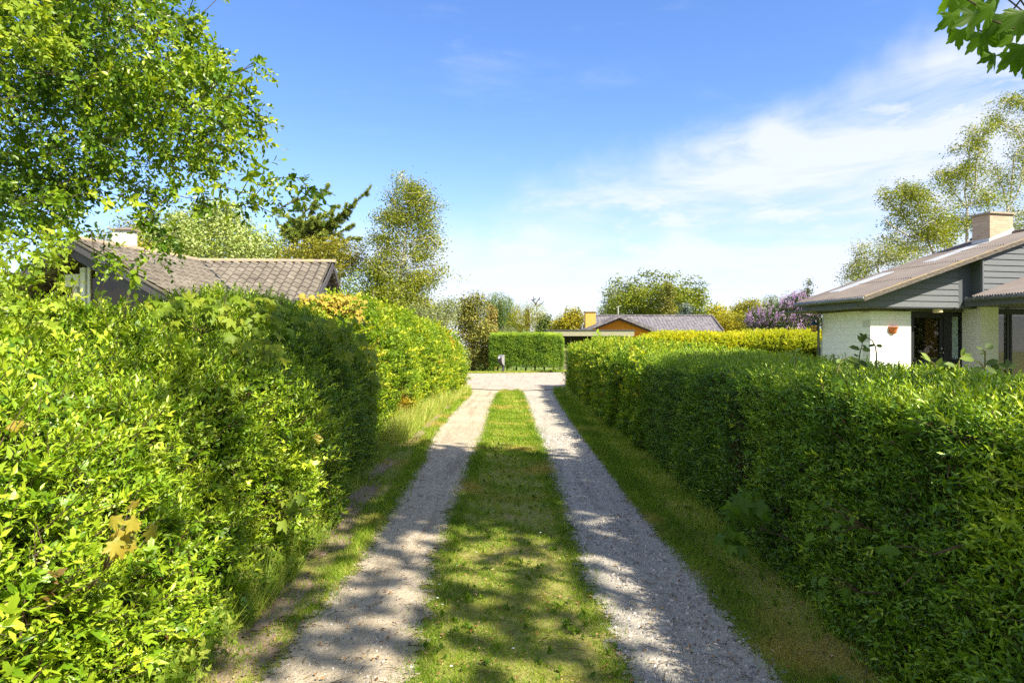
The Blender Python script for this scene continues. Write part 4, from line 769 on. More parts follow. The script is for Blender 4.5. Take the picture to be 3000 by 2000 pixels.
# soffits, beams, boarded gables
D = MB(); D.box(-.74, 3.07, -.395, 3.0, 2.312, 2.34); local(D, 'soffit', M['fascia'], HR)
D = MB(); D.box(-.12, .62, -.10, .30, 2.243, 2.31); D.box(.62, 3.07, .05, .3, 2.243, 2.31); D.box(-.12, .3, .301, 2.1, 2.262, 2.31); local(D, 'wall_beam', M['weathered'], HR)
def boards(mb, a0, a1, y, z0, top, h=.165):
    """lapped boards clipped under the sloping roof line top(a)"""
    z = z0
    while z < top(a1)-.02:
        zz = min(z+h, 9); A0 = a0
        if top(a0) < z: A0 = a0+(z-top(a0))/((top(a1)-top(a0))/(a1-a0))
        pts = [(A0, z), (a1, z)]
        if top(a1) > zz: pts.append((a1, zz))
        else: pts.append((a1, top(a1)))
        if top(A0) >= zz: pts.append((A0, zz))
        else:
            k = (top(a1)-top(a0))/(a1-a0); ax = A0+(zz-top(A0))/k
            if ax < a1: pts.append((ax, zz))
            pts.append((A0, max(z+.001, top(A0))))
        V = [(x, y+.022*(q-z)/h-.011, q) for x, q in pts]+[(x, y+.03, q) for x, q in pts]; n = len(pts)
        mb.add(V, [tuple(range(n)), tuple(range(n, 2*n))[::-1]]+[(i, n+i, n+(i+1) % n, (i+1) % n) for i in range(n)])
        z += h
D = MB(); boards(D, -.70, 2.45, -.4, 2.34, lambda a: rz(a)-.053); local(D, 'gable_boards', M['greysiding'], HR)
D = MB(); boards(D, 2.88, 6.6, -.75, 2.66, lambda a: rz(a)-.053); D.box(2.84, 2.878, -.78, -.70, 2.6, rz(2.84)-.056); local(D, 'gable_boards', M['greysiding'], HR)
D = MB(); D.prism([(2.452, -.40, 2.34), (2.452, -.37, 2.34), (2.452, -.37, rz(2.45)-.055), (2.452, -.40, rz(2.45)-.055)], (.43, 0, 0))
D.prism([(2.85, -.72, 2.6), (2.85, -.402, 2.36), (2.85, -.402, rz(2.85)-.055), (2.85, -.72, rz(2.85)-.055)], (.026, 0, 0)); local(D, 'gable_return', M['fascia'], HR)
# eave fascia and gutters
D = MB(); D.box(-.74, -.70, -.395, 1.95, 2.34, ZE-.06); D.box(-.70, .2, 1.95, 1.98, 2.34, 2.52); local(D, 'fascia_board', M['fascia'], HR)
def gutter(mb, x, y0_, y1_, z):
    mb.tube([(x, y0_, z), (x, y1_, z)], .055, 10)
    for y in np.arange(y0_+.15, y1_, .28): mb.tube([(x, y, z), (x, y+.025, z)], .062, 10)
D = MB(); gutter(D, -.92, -.87, 2.0, ZE-.05); g = local(D, 'gutter', M['gutter'], HR, True)
D = MB(); D.tube([(-.90, 1.8, ZE-.08), (-.90, 1.8, ZE-.26), (-.8, 1.84, ZE-.36), (-.1, 2.1, ZE-.46), (-.05, 2.12, ZE-.6), (-.05, 2.12, 0)], .036, 10); local(D, 'downpipe', M['gutter'], HR, True)
# roofs
per = .078
cor = lambda am: (lambda u, v: am*cos(2*pi*v/per))
D = MB(); Ltop = 5.35
sheet(D, (-.92, 1.98, rz(-.92)+.03), (Ltop+.92, 0, SL*(Ltop+.92)), (0, -2.83, 0), 22, int(2.83/per*6), lambda u, v: .017*cos(2*pi*v/per)-.006*((u % 1.55)/1.55), .008)
n_ = cos(math.atan(SL))
for k in range(1, 4):
    a_ = -.92+1.55*k*n_
    for j in range(34):
        y = 1.9-j*.082; D.tube([(a_, y, rz(a_)+.03), (a_, y, rz(a_)+.075)], .014, 5, mi=1)
roof = local(D, 'roof', [M['corr'], M['weathered']], HR)
D = MB()
for a0_, a1_, y in ((-.10, 1.75, 1.35), (2.55, 4.1, .75)):
    sheet(D, (a0_, y+.24, rz(a0_)+.047), (a1_-a0_, 0, SL*(a1_-a0_)), (0, -.48, 0), 6, 36, lambda u, v: .016*cos(2*pi*v/per), .008)
local(D, 'roof_light', M['skylight'], roof)
D = MB(); sheet(D, (Ltop+4, 1.98, rz(Ltop)-4*SL), (-4, 0, 4*SL), (0, -2.83, 0), 4, 60, lambda u, v: .01*cos(v*20), .01); D.tube([(Ltop, 2.0, rz(Ltop)+.04), (Ltop, -.87, rz(Ltop)+.04)], .08, 8); local(D, 'ridge_cap', M['corr'], roof)
D = MB(); D.prism([(-.90, -.875, rz(-.90)-.10), (-.90, -.875, rz(-.90)+.005), (Ltop, -.875, rz(Ltop)+.005), (Ltop, -.875, rz(Ltop)-.10)], (0, .035, 0)); local(D, 'verge_board', M['weathered'], roof)
D = MB(); D.prism([(-.90, -.885, rz(-.90)+.005), (-.90, -.885, rz(-.90)+.035), (Ltop, -.885, rz(Ltop)+.035), (Ltop, -.885, rz(Ltop)+.005)], (0, .09, 0)); local(D, 'verge_trim', M['ridgetile'], roof)
D = MB(); D.prism([(-.88, -.838, rz(-.88)-.05), (Ltop, -.838, rz(Ltop)-.05), (Ltop, -.838, rz(Ltop)-.02), (-.88, -.838, rz(-.88)-.02)], (0, 2.8, 0)); local(D, 'roof_underside', M['blackwood'], roof)
z2 = lambda a: 2.61+.32*(a-2.52)
D = MB(); sheet(D, (2.47, -.765, z2(2.47)+.02), (4.6, 0, .32*4.6), (0, -4.2, 0), 6, int(4.2/per*6), lambda u, v: .017*cos(2*pi*v/per), .008); lr = local(D, 'lower_roof', M['corr'], HR)
D = MB(); gutter(D, 2.47, -5, -.62, 2.55); local(D, 'gutter', M['gutter'], lr, True)
D = MB(); D.box(2.60, 2.64, -5, -.44, 2.365, 2.56); D.box(2.64, 3.05, -.46, -.44, 2.365, 2.60); local(D, 'fascia_board', M['fascia'], lr)
D = MB(); D.box(2.64, 7.1, -5, .09, 2.365, 2.39); local(D, 'soffit', M['fascia'], lr)
# chimney
D = MB(); D.box(4.50, 5.32, .55, 1.15, rz(4.5)-.3, 5.18); ch = local(D, 'chimney', M['chimbrick'], HR)
D = MB(); D.box(4.45, 5.37, .50, 1.20, 5.181, 5.23); D.box(4.48, 5.34, .53, 1.17, 5.23, 5.245); local(D, 'chimney_cap', M['concrete'], ch)
D = MB(); D.prism([(4.46, .542, rz(4.46)+.02), (5.36, .542, rz(5.36)+.02), (5.36, .542, rz(5.36)+.20), (4.46, .542, rz(4.46)+.14)], (0, .006, 0)); D.box(4.492, 4.498, .542, 1.16, rz(4.49)+.0, rz(4.49)+.14)
sheet(D, (4.30, .50, rz(4.30)+.055), (.2, 0, .2*SL), (0, .7, 0), 2, 3, lambda u, v: 0, .006); local(D, 'flashing', M['lead'], ch)
# half-round wall pot, ceiling lamp, lantern on its bracket
def house_pt(a, b, z): c_, s_ = cos(radians(12)), sin(radians(12)); return (9.765+a*c_-b*s_, 18.6+a*s_+b*c_, z)
pt = rot_root('wall_pot', 'half-round terracotta pot hanging on the white block wall', 'flower pot', house_pt(.70, 0, 1.62), radians(12))
D = MB(); n = 18; prof = [(.045, 0), (.075, .03), (.115, .12), (.135, .17), (.15, .172), (.15, .20), (.125, .20), (.10, .15), (.03, .04)]
V = [((r+(.004 if i % 2 else 0)*(j < 4))*cos(pi+pi*i/n), (r+(.004 if i % 2 else 0)*(j < 4))*sin(pi+pi*i/n)-.003, z) for j, (r, z) in enumerate(prof) for i in range(n+1)]
D.add(V, [(j*(n+1)+i, j*(n+1)+i+1, (j+1)*(n+1)+i+1, (j+1)*(n+1)+i) for j in range(len(prof)-1) for i in range(n)]); D.add([V[i] for i in range(n+1)], [tuple(range(n+1))]); D.box(-.13, .13, -.012, -.004, .02, .19)
local(D, 'bowl', M['terracotta'], pt)
lp = rot_root('ceiling_lamp', 'small round cream lamp under the eave above the black door', 'lamp', house_pt(1.95, -.22, 2.20), radians(12))
D = MB(); D.lathe((0, 0, 0), [(0, 0), (.11, 0), (.125, .015), (.125, .10), (.10, .112), (0, .112)], 24); local(D, 'shade', M['lampshade'], lp, False)
lo = P(2385, 958, 20.6); ln = thing('lantern', 'hanging lantern with blue tin roof and amber panes beside the white house', 'lantern', tuple(lo))
D = MB(); D.lathe(tuple(lo), [(.02, .24), (.035, .22), (.045, .16), (.15, .07), (.15, .055), (.02, .06)], 6); D.tube([tuple(lo+[0, 0, .23]), tuple(lo+[0, 0, .33])], .008, 5); D.build('roof', M['bluetin'], ln)
D = MB(); D.lathe(tuple(lo), [(.115, .055), (.075, -.12)], 6); D.build('pane', M['amber'], ln)
D = MB()
for k in range(6):
    a_ = 2*pi*k/6; D.tube([tuple(lo+[.118*cos(a_), .118*sin(a_), .055]), tuple(lo+[.078*cos(a_), .078*sin(a_), -.12])], .008, 4)
D.lathe(tuple(lo), [(.0, -.15), (.06, -.14), (.085, -.12), (0, -.118)], 6); D.lathe(tuple(lo), [(.101, -.028), (.104, -.028), (.104, -.016), (.101, -.016)], 6); D.build('frame', M['mailpost'], ln)
br = thing('lantern_bracket', 'black curved iron bracket on the house corner above the hanging lantern', 'bracket', tuple(lo+np.array([.05, 0, .33]))); D = MB()
e_ = np.array(house_pt(.02, 2.07, 2.02)); D.tube([lo+[0, 0, .34], lo+[.2, 0, .37], e_], .01, 6); D.tube([e_+[0, -.02, .12], e_+[0, -.02, -.42]], .012, 6); D.tube([e_+[0, -.02, -.35], e_+[-.12, 0, -.2], lo+[.16, 0, .36]], .009, 6); D.build('iron_arm', M['mailpost'], br)

# ------------------------------------------------------------------ tiled house on the left
HL = thing('tiled_house', 'house with weathered brown pantile roof and dark gable boards behind the left hedge', 'house', (-9.2, 20.2, 0))
ZR = 3.80
c0 = np.array([-9.25, 20.2, ZR]); g0 = np.array([-10.25, 15.95, ZR]); e0 = np.array([-5.40, 20.5, ZR])
def wing(c, e, side, pitch, slope_len, ext0=0., ext1=0., back=True):
    """pantiled slopes on both sides of the ridge c->e"""
    d_ = (e-c)/np.linalg.norm(e-c); n_ = np.array([d_[1], -d_[0], 0.])*side; D = MB(); Ln = np.linalg.norm(e-c)
    for sg in ((1, -1) if back else (1,)):
        dn = n_*sg*cos(pitch)+np.array([0, 0, -sin(pitch)]); rows = int(slope_len/.28)
        p0 = c-d_*ext0; U = d_*(Ln+ext0+ext1); per_ = .255; nu = int(np.linalg.norm(U)/per_*8)
        for r in range(rows):
            a_ = p0+dn*(.28*r); hh = lambda u, v: .032*(sin(2*pi*u/per_)+.35*sin(4*pi*u/per_+.6))+.022*(v/.31)
            sheet(D, a_+np.array([0, 0, .03]), U, dn*.31, nu, 2, (hh if sg*side < 0 else (lambda u, v: -hh(u, v))), .018 if sg*side < 0 else -.018)
    return D, d_, n_
p27 = radians(27)
D, d1, n1_ = wing(g0, c0, 1, p27, 3.6, 0, .9); rf = D.build('roof', M['tile'], HL)
D, d2, n2_ = wing(c0, e0, 1, radians(28), 3.3); rf2 = D.build('roof', M['tile'], HL)
def ridge_caps(a, b_, parent):
    D = MB(); Ln = np.linalg.norm(b_-a); dd = (b_-a)/Ln; k = int(Ln/.36); q = np.array([dd[1], -dd[0], 0.])
    for i in range(k):
        s_ = a+dd*(i*Ln/k); t_ = a+dd*((i+1)*Ln/k+.03)
        V = []
        for P_, rr in ((s_, .125), (t_, .110)):
            for m_ in range(9): an = pi*m_/8; V.append(P_+q*rr*cos(an)+np.array([0, 0, .8*rr*sin(an)-.01]))
        D.add(V, [(m_, m_+1, 10+m_, 9+m_) for m_ in range(8)]+[tuple(range(9)), tuple(range(9, 18))[::-1]])
    return D.build('ridge_tiles', M['ridgetile'], parent)
ridge_caps(g0, c0, rf); ridge_caps(c0, e0+np.array([.08, 0, 0]), rf2)
# valley gutter
vd = np.cross(np.cross(n1_*sin(p27)+[0, 0, cos(p27)], n2_*sin(radians(28))+[0, 0, cos(radians(28))]), [0, 0, 0]) if False else np.cross(n1_*sin(p27)+np.array([0, 0, cos(p27)]), n2_*sin(radians(28))+np.array([0, 0, cos(radians(28))]))
vd = vd/np.linalg.norm(vd); vd = vd if vd[2] < 0 else -vd
D = MB(); D.tube([c0+vd*.1+[0, 0, .03], c0+vd*3.6+[0, 0, .03]], .045, 6); D.build('valley_gutter', M['blackwood'], rf2)
# gable of the near wing: barge boards, glass, posts
n1u = n1_; dn = n1u*cos(p27)+np.array([0, 0, -sin(p27)]); dnl = -n1u*cos(p27)+np.array([0, 0, -sin(p27)]); up_n = n1u*sin(p27)+np.array([0, 0, cos(p27)])
gA = g0-d1*.05
D = MB()
D.prism([gA+dn*.0+[0, 0, -.04], gA+dn*3.5+[0, 0, -.04], gA+dn*3.5-up_n*.20, gA+dn*.0-up_n*.20], d1*-.03)
D.prism([gA+dnl*.0+[0, 0, -.04], gA+dnl*3.3+[0, 0, -.04], gA+dnl*3.3+[0, 0, -.24], gA+[0, 0, -.24]], d1*-.03)
i0 = gA+d1*.10
D.prism([i0+dn*.1-up_n*.20, i0+dn*3.5-up_n*.20, i0+dn*3.5-up_n*.42, i0+dn*.1-up_n*.42], d1*-.03); D.build('barge_board', M['darkboard'], rf)
D = MB(); D.prism([gA+dn*.0+[0, 0, -.035], gA+dn*3.5+[0, 0, -.035], gA+dn*3.5+[0, 0, .01], gA+[0, 0, .01]], d1*-.05); D.build('verge_trim', M['tile'], rf)
wy = .75                                                                 # glazed wall set back under the gable
def G(s_, z, dpt=wy): p_ = g0+d1*dpt+n1u*s_; return np.array([p_[0], p_[1], z])
def gtop(s_): return ZR-.34-abs(s_)*math.tan(p27)
def gbox(D, s0, s1, z0, z1, dp, th): D.prism([G(s0, z0, dp), G(s1, z0, dp), G(s1, z1, dp), G(s0, z1, dp)], d1*th)
D = MB(); D.prism([G(-.25, 2.13, wy), G(2.7, 2.13, wy), G(0, gtop(0)+.1, wy), G(-.25, gtop(.25)+.1, wy)], d1*.012); D.build('gable_pane', M['glassdark'], HL); D = MB(); D.prism([G(-2.6, 2.13, wy), G(-.76, 2.13, wy), G(-.76, gtop(.76)+.1, wy)], d1*.012); D.build('gable_pane', M['glassdark'], HL)
D = MB(); o_ = -.74
gbox(D, o_-.02, o_+.10, 1.9, gtop(o_)-.25, wy-.04, .10); gbox(D, o_+.26, o_+.40, 1.9, gtop(o_+.3)-.03, wy-.10, .16); gbox(D, o_+.42, o_+.49, 1.9, gtop(o_+.4)-.0, wy-.04, .1); gbox(D, o_-.14, o_+.26, gtop(o_)-.34, gtop(o_)-.04, wy-.14, .3)
gbox(D, o_+.49, 2.9, 2.02, 2.12, wy-.08, .16); gbox(D, -2.6, o_-.02, 2.02, 2.12, wy-.08, .16); D.build('gable_frame', M['white'], HL)
D = MB(); gbox(D, o_+.10, o_+.26, 1.6, gtop(o_)-.32, wy+.0, .04); D.build('gable_panel', M['panel'], HL)
D = MB(); gbox(D, -2.6, 2.9, 0, 2.02, wy, .1); gbox(D, -2.5, 2.8, 0, 2.5, wy+2.2, .1); D.prism([G(-2.5, 2.5, wy+2.2), G(2.7, 2.5, wy+2.2), G(0, ZR-.2, wy+2.2)], d1*.1); D.build('gable_wall', M['chimbrick'], HL)
D = MB(); q = d1*4.0; a1_ = G(2.8, 0, wy+.1); D.prism([a1_, a1_+[0, 0, 2.2], a1_+[0, 0, 2.2]+n1u*-.1, a1_+n1u*-.1], d1*3.9); b1_ = np.array([e0[0]-.55, e0[1], 0])
D.build('side_wall', M['chimbrick'], HL)
# far wing gable end with vertical dark boards
ge = e0.copy(); nd = n2_*cos(radians(28))+np.array([0, 0, -sin(radians(28))]); nb = -n2_*cos(radians(28))+np.array([0, 0, -sin(radians(28))])
D = MB()
for dd_ in (nd, nb):
    D.prism([ge+d2*.02+[0, 0, .01], ge+d2*.02+dd_*3.3+[0, 0, .01], ge+d2*.02+dd_*3.3+[0, 0, -.20], ge+d2*.02+[0, 0, -.20]], d2*.03)
D.prism([ge-d2*.2+nb*.2+[0, 0, -.24], ge-d2*.2+nb*3.3+[0, 0, -.24], ge-d2*.2+nb*3.3+[0, 0, -.36], ge-d2*.2+nb*.2+[0, 0, -.36]], d2*.03)
D.build('barge_board', M['darkboard'], rf2)
D = MB(); wz = lambda s_: ZR-.18-abs(s_)*math.tan(radians(28))
for k in range(-18, 18):
    s_ = k*.14; p_ = ge-d2*.35+n2_*s_; p_ = np.array([p_[0], p_[1], 0.]); t0, t1 = wz(s_+.01), wz(s_+.13)
    D.prism([p_, p_+n2_*.125, p_+n2_*.125+[0, 0, t1], p_+[0, 0, t0]], -d2*(.03+.015*(k % 2)))
D.build('gable_boards', M['panel'], HL)
D = MB(); q0 = c0+n2_*2.3; D.prism([(q0[0]+2, q0[1], 0), (e0[0]-.3, e0[1]-2.3, 0), (e0[0]-.3, e0[1]-2.2, 0), (q0[0]+2, q0[1]+.1, 0)], (0, 0, 2.4)); D.build('front_wall', M['chimbrick'], HL)
# white chimney
cx, cy = P(362, 700, 19.2)[:2]
D = MB(); D.box(cx-.27, cx+.24, cy-.10, cy+.26, 3.2, 4.53); ch = D.build('chimney', M['whitechim'], HL)
D = MB(); D.box(cx-.32, cx+.29, cy-.15, cy+.31, 4.532, 4.575); D.build('chimney_cap', M['ridgetile'], ch)
D = MB(); D.lathe((cx, cy+.08, 4.577), [(.20, 0), (.20, .04), (.17, .045), (0, .045)], 20); D.build('flue_cover', M['steel'], ch)
# a small second roof peak seen over the hedge near the gable
D = MB(); a_ = P(875, 868, 17.5)
D.prism([P(838, 893, 17.6), P(877, 870, 17.6), P(925, 882, 17.6), P(925, 890, 17.6), P(877, 879, 17.6), P(842, 900, 17.6)], (0, .8, 0)); D.build('porch_roof', M['darkboard'], HL)

# ------------------------------------------------------------------ orange brick house beyond the road
YO = 45.0
HO = thing('orange_house', 'low orange brick house with grey ribbed roof at the end of the lane', 'house', tuple(map(float, gnd(1870, YO))))
def X(px, Y=YO): return (px-1500)/2000*Y
def Z(py, Y=YO): return EYE+(1012-py)/2000*Y
rzr, rze = Z(924, 48), 2.28; xl, xr = X(1722, 47), X(2098, 47)
D = MB(); pr = .235
sheet(D, (xl, 45.6, rze), (xr-xl, 0, 0), (0, 2.6, rzr-rze), int((xr-xl)/pr*6), 6, lambda u, v: .038*abs(sin(pi*u/pr))**.7-.02, .015)
sheet(D, (xr, 50.8, rze), (xl-xr, 0, 0), (0, -2.6, rzr-rze), int((xr-xl)/pr*4), 3, lambda u, v: .035*abs(sin(pi*u/pr)), .015); rf = D.build('roof', M['greyribs'], HO)
D = MB(); D.box(xl-.02, xr+.05, 48.05, 48.35, rzr-.02, rzr+.07); D.build('ridge_cap', M['greyribs'], rf)
D = MB(); D.prism([(xr+.0, 45.5, rze-.12), (xr, 45.5, rze+.08), (xr, 48.2, rzr+.09), (xr, 48.2, rzr-.15)], (.10, 0, 0)); D.build('verge_board', M['weathered'], rf); D = MB(); D.prism([(xl, 45.5, rze-.12), (xl, 45.5, rze+.08), (xl, 48.2, rzr+.09), (xl, 48.2, rzr-.15)], (-.08, 0, 0)); D.build('verge_board', M['weathered'], rf)
D = MB(); D.tube([(X(1930, 45.5), 45.5, rze-.07), (xr, 45.5, rze-.07)], .07, 8); D.build('gutter', M['blackwood'], rf)
D = MB(); D.box(xl+.3, xr-.3, 46.1, 50.3, 0, 2.25); D.build('wall', M['orangebrick'], HO)
# front gable
gx, gz = X(1814, 43.6), Z(921, 43.6); gxl, gxr = X(1701, 43.6), X(1930, 43.6); gze = Z(967, 43.6)
D = MB()
for x_ in (gxl, gxr): D.prism([(x_, 43.5, gze), (gx, 43.5, gz), (gx, 43.5, gz-.05), (x_, 43.5, gze-.05)], (0, 4.6, 0))
gr = D.build('front_roof', M['greyribs'], HO)
D = MB()
for x_ in (gxl, gxr):
    D.prism([(x_, 43.47, gze+.02), (gx, 43.47, gz+.02), (gx, 43.47, gz-.22), (x_, 43.47, gze-.22)], (0, .03, 0))
D.build('barge_board', M['greyribs'], gr)
D = MB()
for x_ in (gxl, gxr): D.prism([(x_, 43.75, gze-.22), (gx, 43.75, gz-.22), (gx, 43.75, gz-.33), (x_, 43.75, gze-.33)], (0, .03, 0))
D.build('inner_board', M['darkboard'], gr)
D = MB(); D.prism([(gxl+.5, 44.1, 0), (gxr-.45, 44.1, 0), (gxr-.45, 44.1, gze+.02), (gx, 44.1, gz-.12), (gxl+.5, 44.1, gze+.02)], (0, 2.0, 0)); D.build('gable_wall', M['orangebrick'], HO)
D = MB(); D.box(X(1717, 43.3), X(1747, 43.3), 43.6, 44.3, 1.9, Z(914, 43.6)); ch = D.build('chimney', M['yellowbrick'], HO)
D = MB(); D.box(X(1715, 43.3), X(1749, 43.3), 43.54, 44.36, Z(914, 43.6)+.003, Z(911, 43.6)); D.build('chimney_cap', M['concrete'], ch)
an = thing('roof_antenna', 'thin white antenna mast on the gable of the orange house', 'antenna', (X(1811, 44.5), 44.5, gz-.05)); D = MB()
ax_, ay_ = X(1811, 44.5), 44.5; D.tube([(ax_, ay_, gz-.1), (ax_, ay_, gz+.55)], .022, 5)
D.tube([(ax_-.12, ay_, gz+.50), (ax_+.2, ay_, gz+.62)], .012, 4)
for k in range(5): D.tube([(ax_-.10+k*.07, ay_-.12, gz+.51+k*.025), (ax_-.10+k*.07, ay_+.12, gz+.51+k*.025)], .008, 4)
D.build('mast', M['white'], an)
# carport
CP = thing('carport', 'flat-roofed carport with wide pale grey-green fascia and dark plank wall', 'carport', tuple(map(float, gnd(1730, 40))))
x0c, x1c = X(1600, 40), X(1858, 40)
D = MB(); D.box(x0c+.05, x1c-.05, 40.05, 43.3, Z(968, 40)-.1, Z(966, 40)-.0); D.build('roof_deck', M['blackwood'], CP)
D = MB(); D.box(x0c+.1, x1c, 40, 40.045, Z(984, 40), Z(968, 40)); D.box(x0c+.06, x0c+.10, 40.0, 43.3, Z(984, 40), Z(968, 40)); D.build('fascia_board', M['fasciagreen'], CP)
D = MB(); D.box(x0c, x1c+.05, 39.95, 43.35, Z(968, 40)+.003, Z(968, 40)+.05); D.build('roof_edge', M['darkboard'], CP)
D = MB()
for k in range(44): x_ = x0c+.5+k*.10; D.box(x_, x_+.09, 41.5, 41.53, 0, Z(984, 40)+.1)
D.box(x0c+.4, x0c+5, 41.531, 41.55, 0, Z(984, 40)+.1); D.build('plank_wall', M['darkplank'], CP)
D = MB()
for px_ in (1673, 1843):
    D = MB(); D.box(X(px_, 40)-.05, X(px_, 40)+.05, 40.2, 40.3, 0, Z(984, 40)); D.build('post', M['darkplank'], CP)
fp = thing('plank_fence', 'low grey upright-plank fence between spruce hedge and carport', 'fence', tuple(map(float, gnd(1655, 34.5)))); D = MB()
for k in range(12): x_ = X(1632, 34.6)+k*.115; D.box(x_, x_+.105, 34.6+.01*(k % 2), 34.63+.01*(k % 2), 0, 1.18)
D.build('planks', M['greyplank'], fp)
nb_ = thing('blue_sign', 'tiny blue and white sign under the right end of the carport fascia', 'sign', tuple(P(1845, 988, 39.9))); D = MB(); q = P(1845, 988, 39.9); D.box(q[0]-.1, q[0]+.12, q[1], q[1]+.03, q[2]-.1, q[2]+.08)
s1_ = solid('signblue', [(.4, (.05, .16, .36)), (.6, (.06, .18, .4))], 4, .5, .3, 0); D.build('panel', s1_, nb_)
# far roofs glimpsed between the trees
fr = thing('far_house', 'distant roof with white verge glimpsed through the trees above the spruce hedge', 'house', tuple(map(float, gnd(1520, 75)))); D = MB()
D.prism([P(1502, 940, 75), P(1512, 943, 75), P(1540, 956, 75), P(1540, 962, 75), P(1502, 956, 75)], (0, 3, 0)); D.box(X(1500, 76), X(1545, 76), 76, 79, 0, Z(962, 76)); D.build('roof', M['darkboard'], fr)
D = MB(); D.prism([P(1502, 940, 74.9), P(1512, 941, 74.9), P(1541, 953, 74.9), P(1541, 957, 74.9), P(1512, 946, 74.9)], (0, .05, 0)); D.build('verge_board', M['white'], fr)
# ------------------------------------------------------------------ mailbox
xm, ym = P(1473, 1092, 31.9)[0], 31.9
mbx = thing('mailbox', 'grey mailbox with curved front and small white plates on a post beside the spruce hedge', 'mailbox', (xm, ym, 0))
D = MB(); D.box(xm-.05, xm+.07, ym-.04, ym+.06, 0, .60); D.build('post', M['mailpost'], mbx)
fr_ = np.array([-.62, -.78, 0]); ex_ = np.array([-.78, .62, 0])            # front direction, width direction
bk = np.array([xm+.07, ym-.08, 0])
pts = [(0, .87), (.08, .86), (.14, .80), (.185, .72), (.20, .63), (.185, .54), (.14, .46), (.07, .40), (0, .36)]
D = MB(); D.prism([bk+fr_*u+np.array([0, 0, z]) for u, z in pts], ex_*.24); D.build('body', M['mailpost'], mbx)
D = MB(); D.prism([bk+fr_*u*1.03-ex_*.004+np.array([0, 0, z]) for u, z in pts], -ex_*.012); D.build('side_panel', solid('greypanel', [(.3, (.22, .22, .23)), (.7, (.28, .28, .29))], 5, .6, .3, 0), mbx)
D = MB(); D.prism([bk+fr_*u*1.05+np.array([0, 0, z+.006]) for u, z in [(0, .87), (.085, .86), (.145, .80), (.19, .72), (.17, .71), (.13, .78), (.07, .84)]], ex_*.245); D.build('flap', M['mailbox'], mbx)
D = MB()
for z0_, z1_, w0, w1 in ((.69, .755, .13, .21), (.765, .785, .10, .19)):
    u = .205 if z0_ < .75 else .185; D.prism([bk+fr_*u+ex_*w0+np.array([0, 0, z0_]), bk+fr_*u+ex_*w1+np.array([0, 0, z0_]), bk+fr_*(u-.02)+ex_*w1+np.array([0, 0, z1_]), bk+fr_*(u-.02)+ex_*w0+np.array([0, 0, z1_])], fr_*.006)
D.build('name_plate', M['white'], mbx)

# ------------------------------------------------------------------ ground, ruts, road
def soilmat(name, base, mid, light, soft=False, stone=(.30, .29, .30)):
    m_, nt, bs = newmat(name); a_ = tnoise(nt, 1.1, 8, .62); b_ = tnoise(nt, 14, 6, .7); c_ = tnoise(nt, 90, 3, .6)
    c = ramp(nt, a_, [(.30, base), (.5, mid), (.70, light)]); c = mixc(nt, .55, c, ramp(nt, b_, [(.32, base), (.68, light)]))
    c = mixc(nt, ramp(nt, tnoise(nt, 1.0, 5, .65, stretch=(7, .45, 1)), [(.50, (0, 0, 0)), (.72, (.7, .7, .7))]), c, tuple(x*.62 for x in base))
    c = mixc(nt, ramp(nt, c_, [(.60, (0, 0, 0)), (.66, (1, 1, 1))]), c, mixc(nt, .6, c, stone))
    c = mixc(nt, ramp(nt, tnoise(nt, 70, 2, .5), [(.66, (0, 0, 0)), (.70, (.8, .8, .8))]), c, (.12, .09, .06))
    nt.links.new(c, bs.inputs['Base Color']); bs.inputs['Roughness'].default_value = .95; bs.inputs['Specular IOR Level'].default_value = .12
    ad = nt.nodes.new('ShaderNodeMath'); ad.operation = 'MULTIPLY_ADD'; nt.links.new(c_, ad.inputs[0]); ad.inputs[1].default_value = .35; nt.links.new(b_, ad.inputs[2])
    bump(nt, bs, ad.outputs[0], .9, .025)
    if soft:                                                  # soil thins out grain by grain towards the turf
        at = nt.nodes.new('ShaderNodeAttribute'); at.attribute_name = 'tint'
        q = nt.nodes.new('ShaderNodeMath'); q.operation = 'MULTIPLY_ADD'; nt.links.new(tnoise(nt, 26, 7, .75), q.inputs[0]); q.inputs[1].default_value = 2.4; q.inputs[2].default_value = -1.65
        q2 = nt.nodes.new('ShaderNodeMath'); q2.operation = 'ADD'; nt.links.new(q.outputs[0], q2.inputs[0]); nt.links.new(at.outputs['Fac'], q2.inputs[1])
        nt.links.new(ramp(nt, q2.outputs[0], [(0.0, (0, 0, 0)), (.12, (1, 1, 1))]), bs.inputs['Alpha'])
    return m_
M['sand'] = soilmat('sand', (.31, .255, .175), (.45, .385, .28), (.57, .50, .385), soft=True)
M['soil'] = soilmat('soil', (.20, .135, .085), (.31, .225, .15), (.42, .33, .24), soft=True)
M['gravel'] = soilmat('gravel', (.29, .27, .23), (.41, .385, .325), (.53, .49, .41), soft=True, stone=(.28, .28, .29))
M['roadgravel'] = soilmat('roadgravel', (.33, .28, .23), (.41, .355, .30), (.48, .42, .36))
M['pathsoil'] = soilmat('pathsoil', (.30, .24, .18), (.40, .33, .26), (.48, .41, .33))
gm, nt, bs = newmat('turf')
v1 = tnoise(nt, .9, 8, .65); v2 = tnoise(nt, 22, 5, .7); v3 = tnoise(nt, 120, 2, .6)
c = ramp(nt, v1, [(.34, (.16, .21, .03)), (.48, (.26, .29, .05)), (.58, (.40, .34, .12)), (.72, (.44, .34, .18))])
c = mixc(nt, .5, c, ramp(nt, v2, [(.3, (.09, .11, .02)), (.5, (.22, .22, .06)), (.72, (.46, .38, .20))])); nt.links.new(c, bs.inputs['Base Color']); bs.inputs['Roughness'].default_value = .95
bs.inputs['Specular IOR Level'].default_value = .1; bump(nt, bs, v2, .9, .03); M['turf'] = gm
gm, nt, bs = newmat('lawn')
v1 = tnoise(nt, .35, 6, .6); v2 = tnoise(nt, 30, 4, .7)
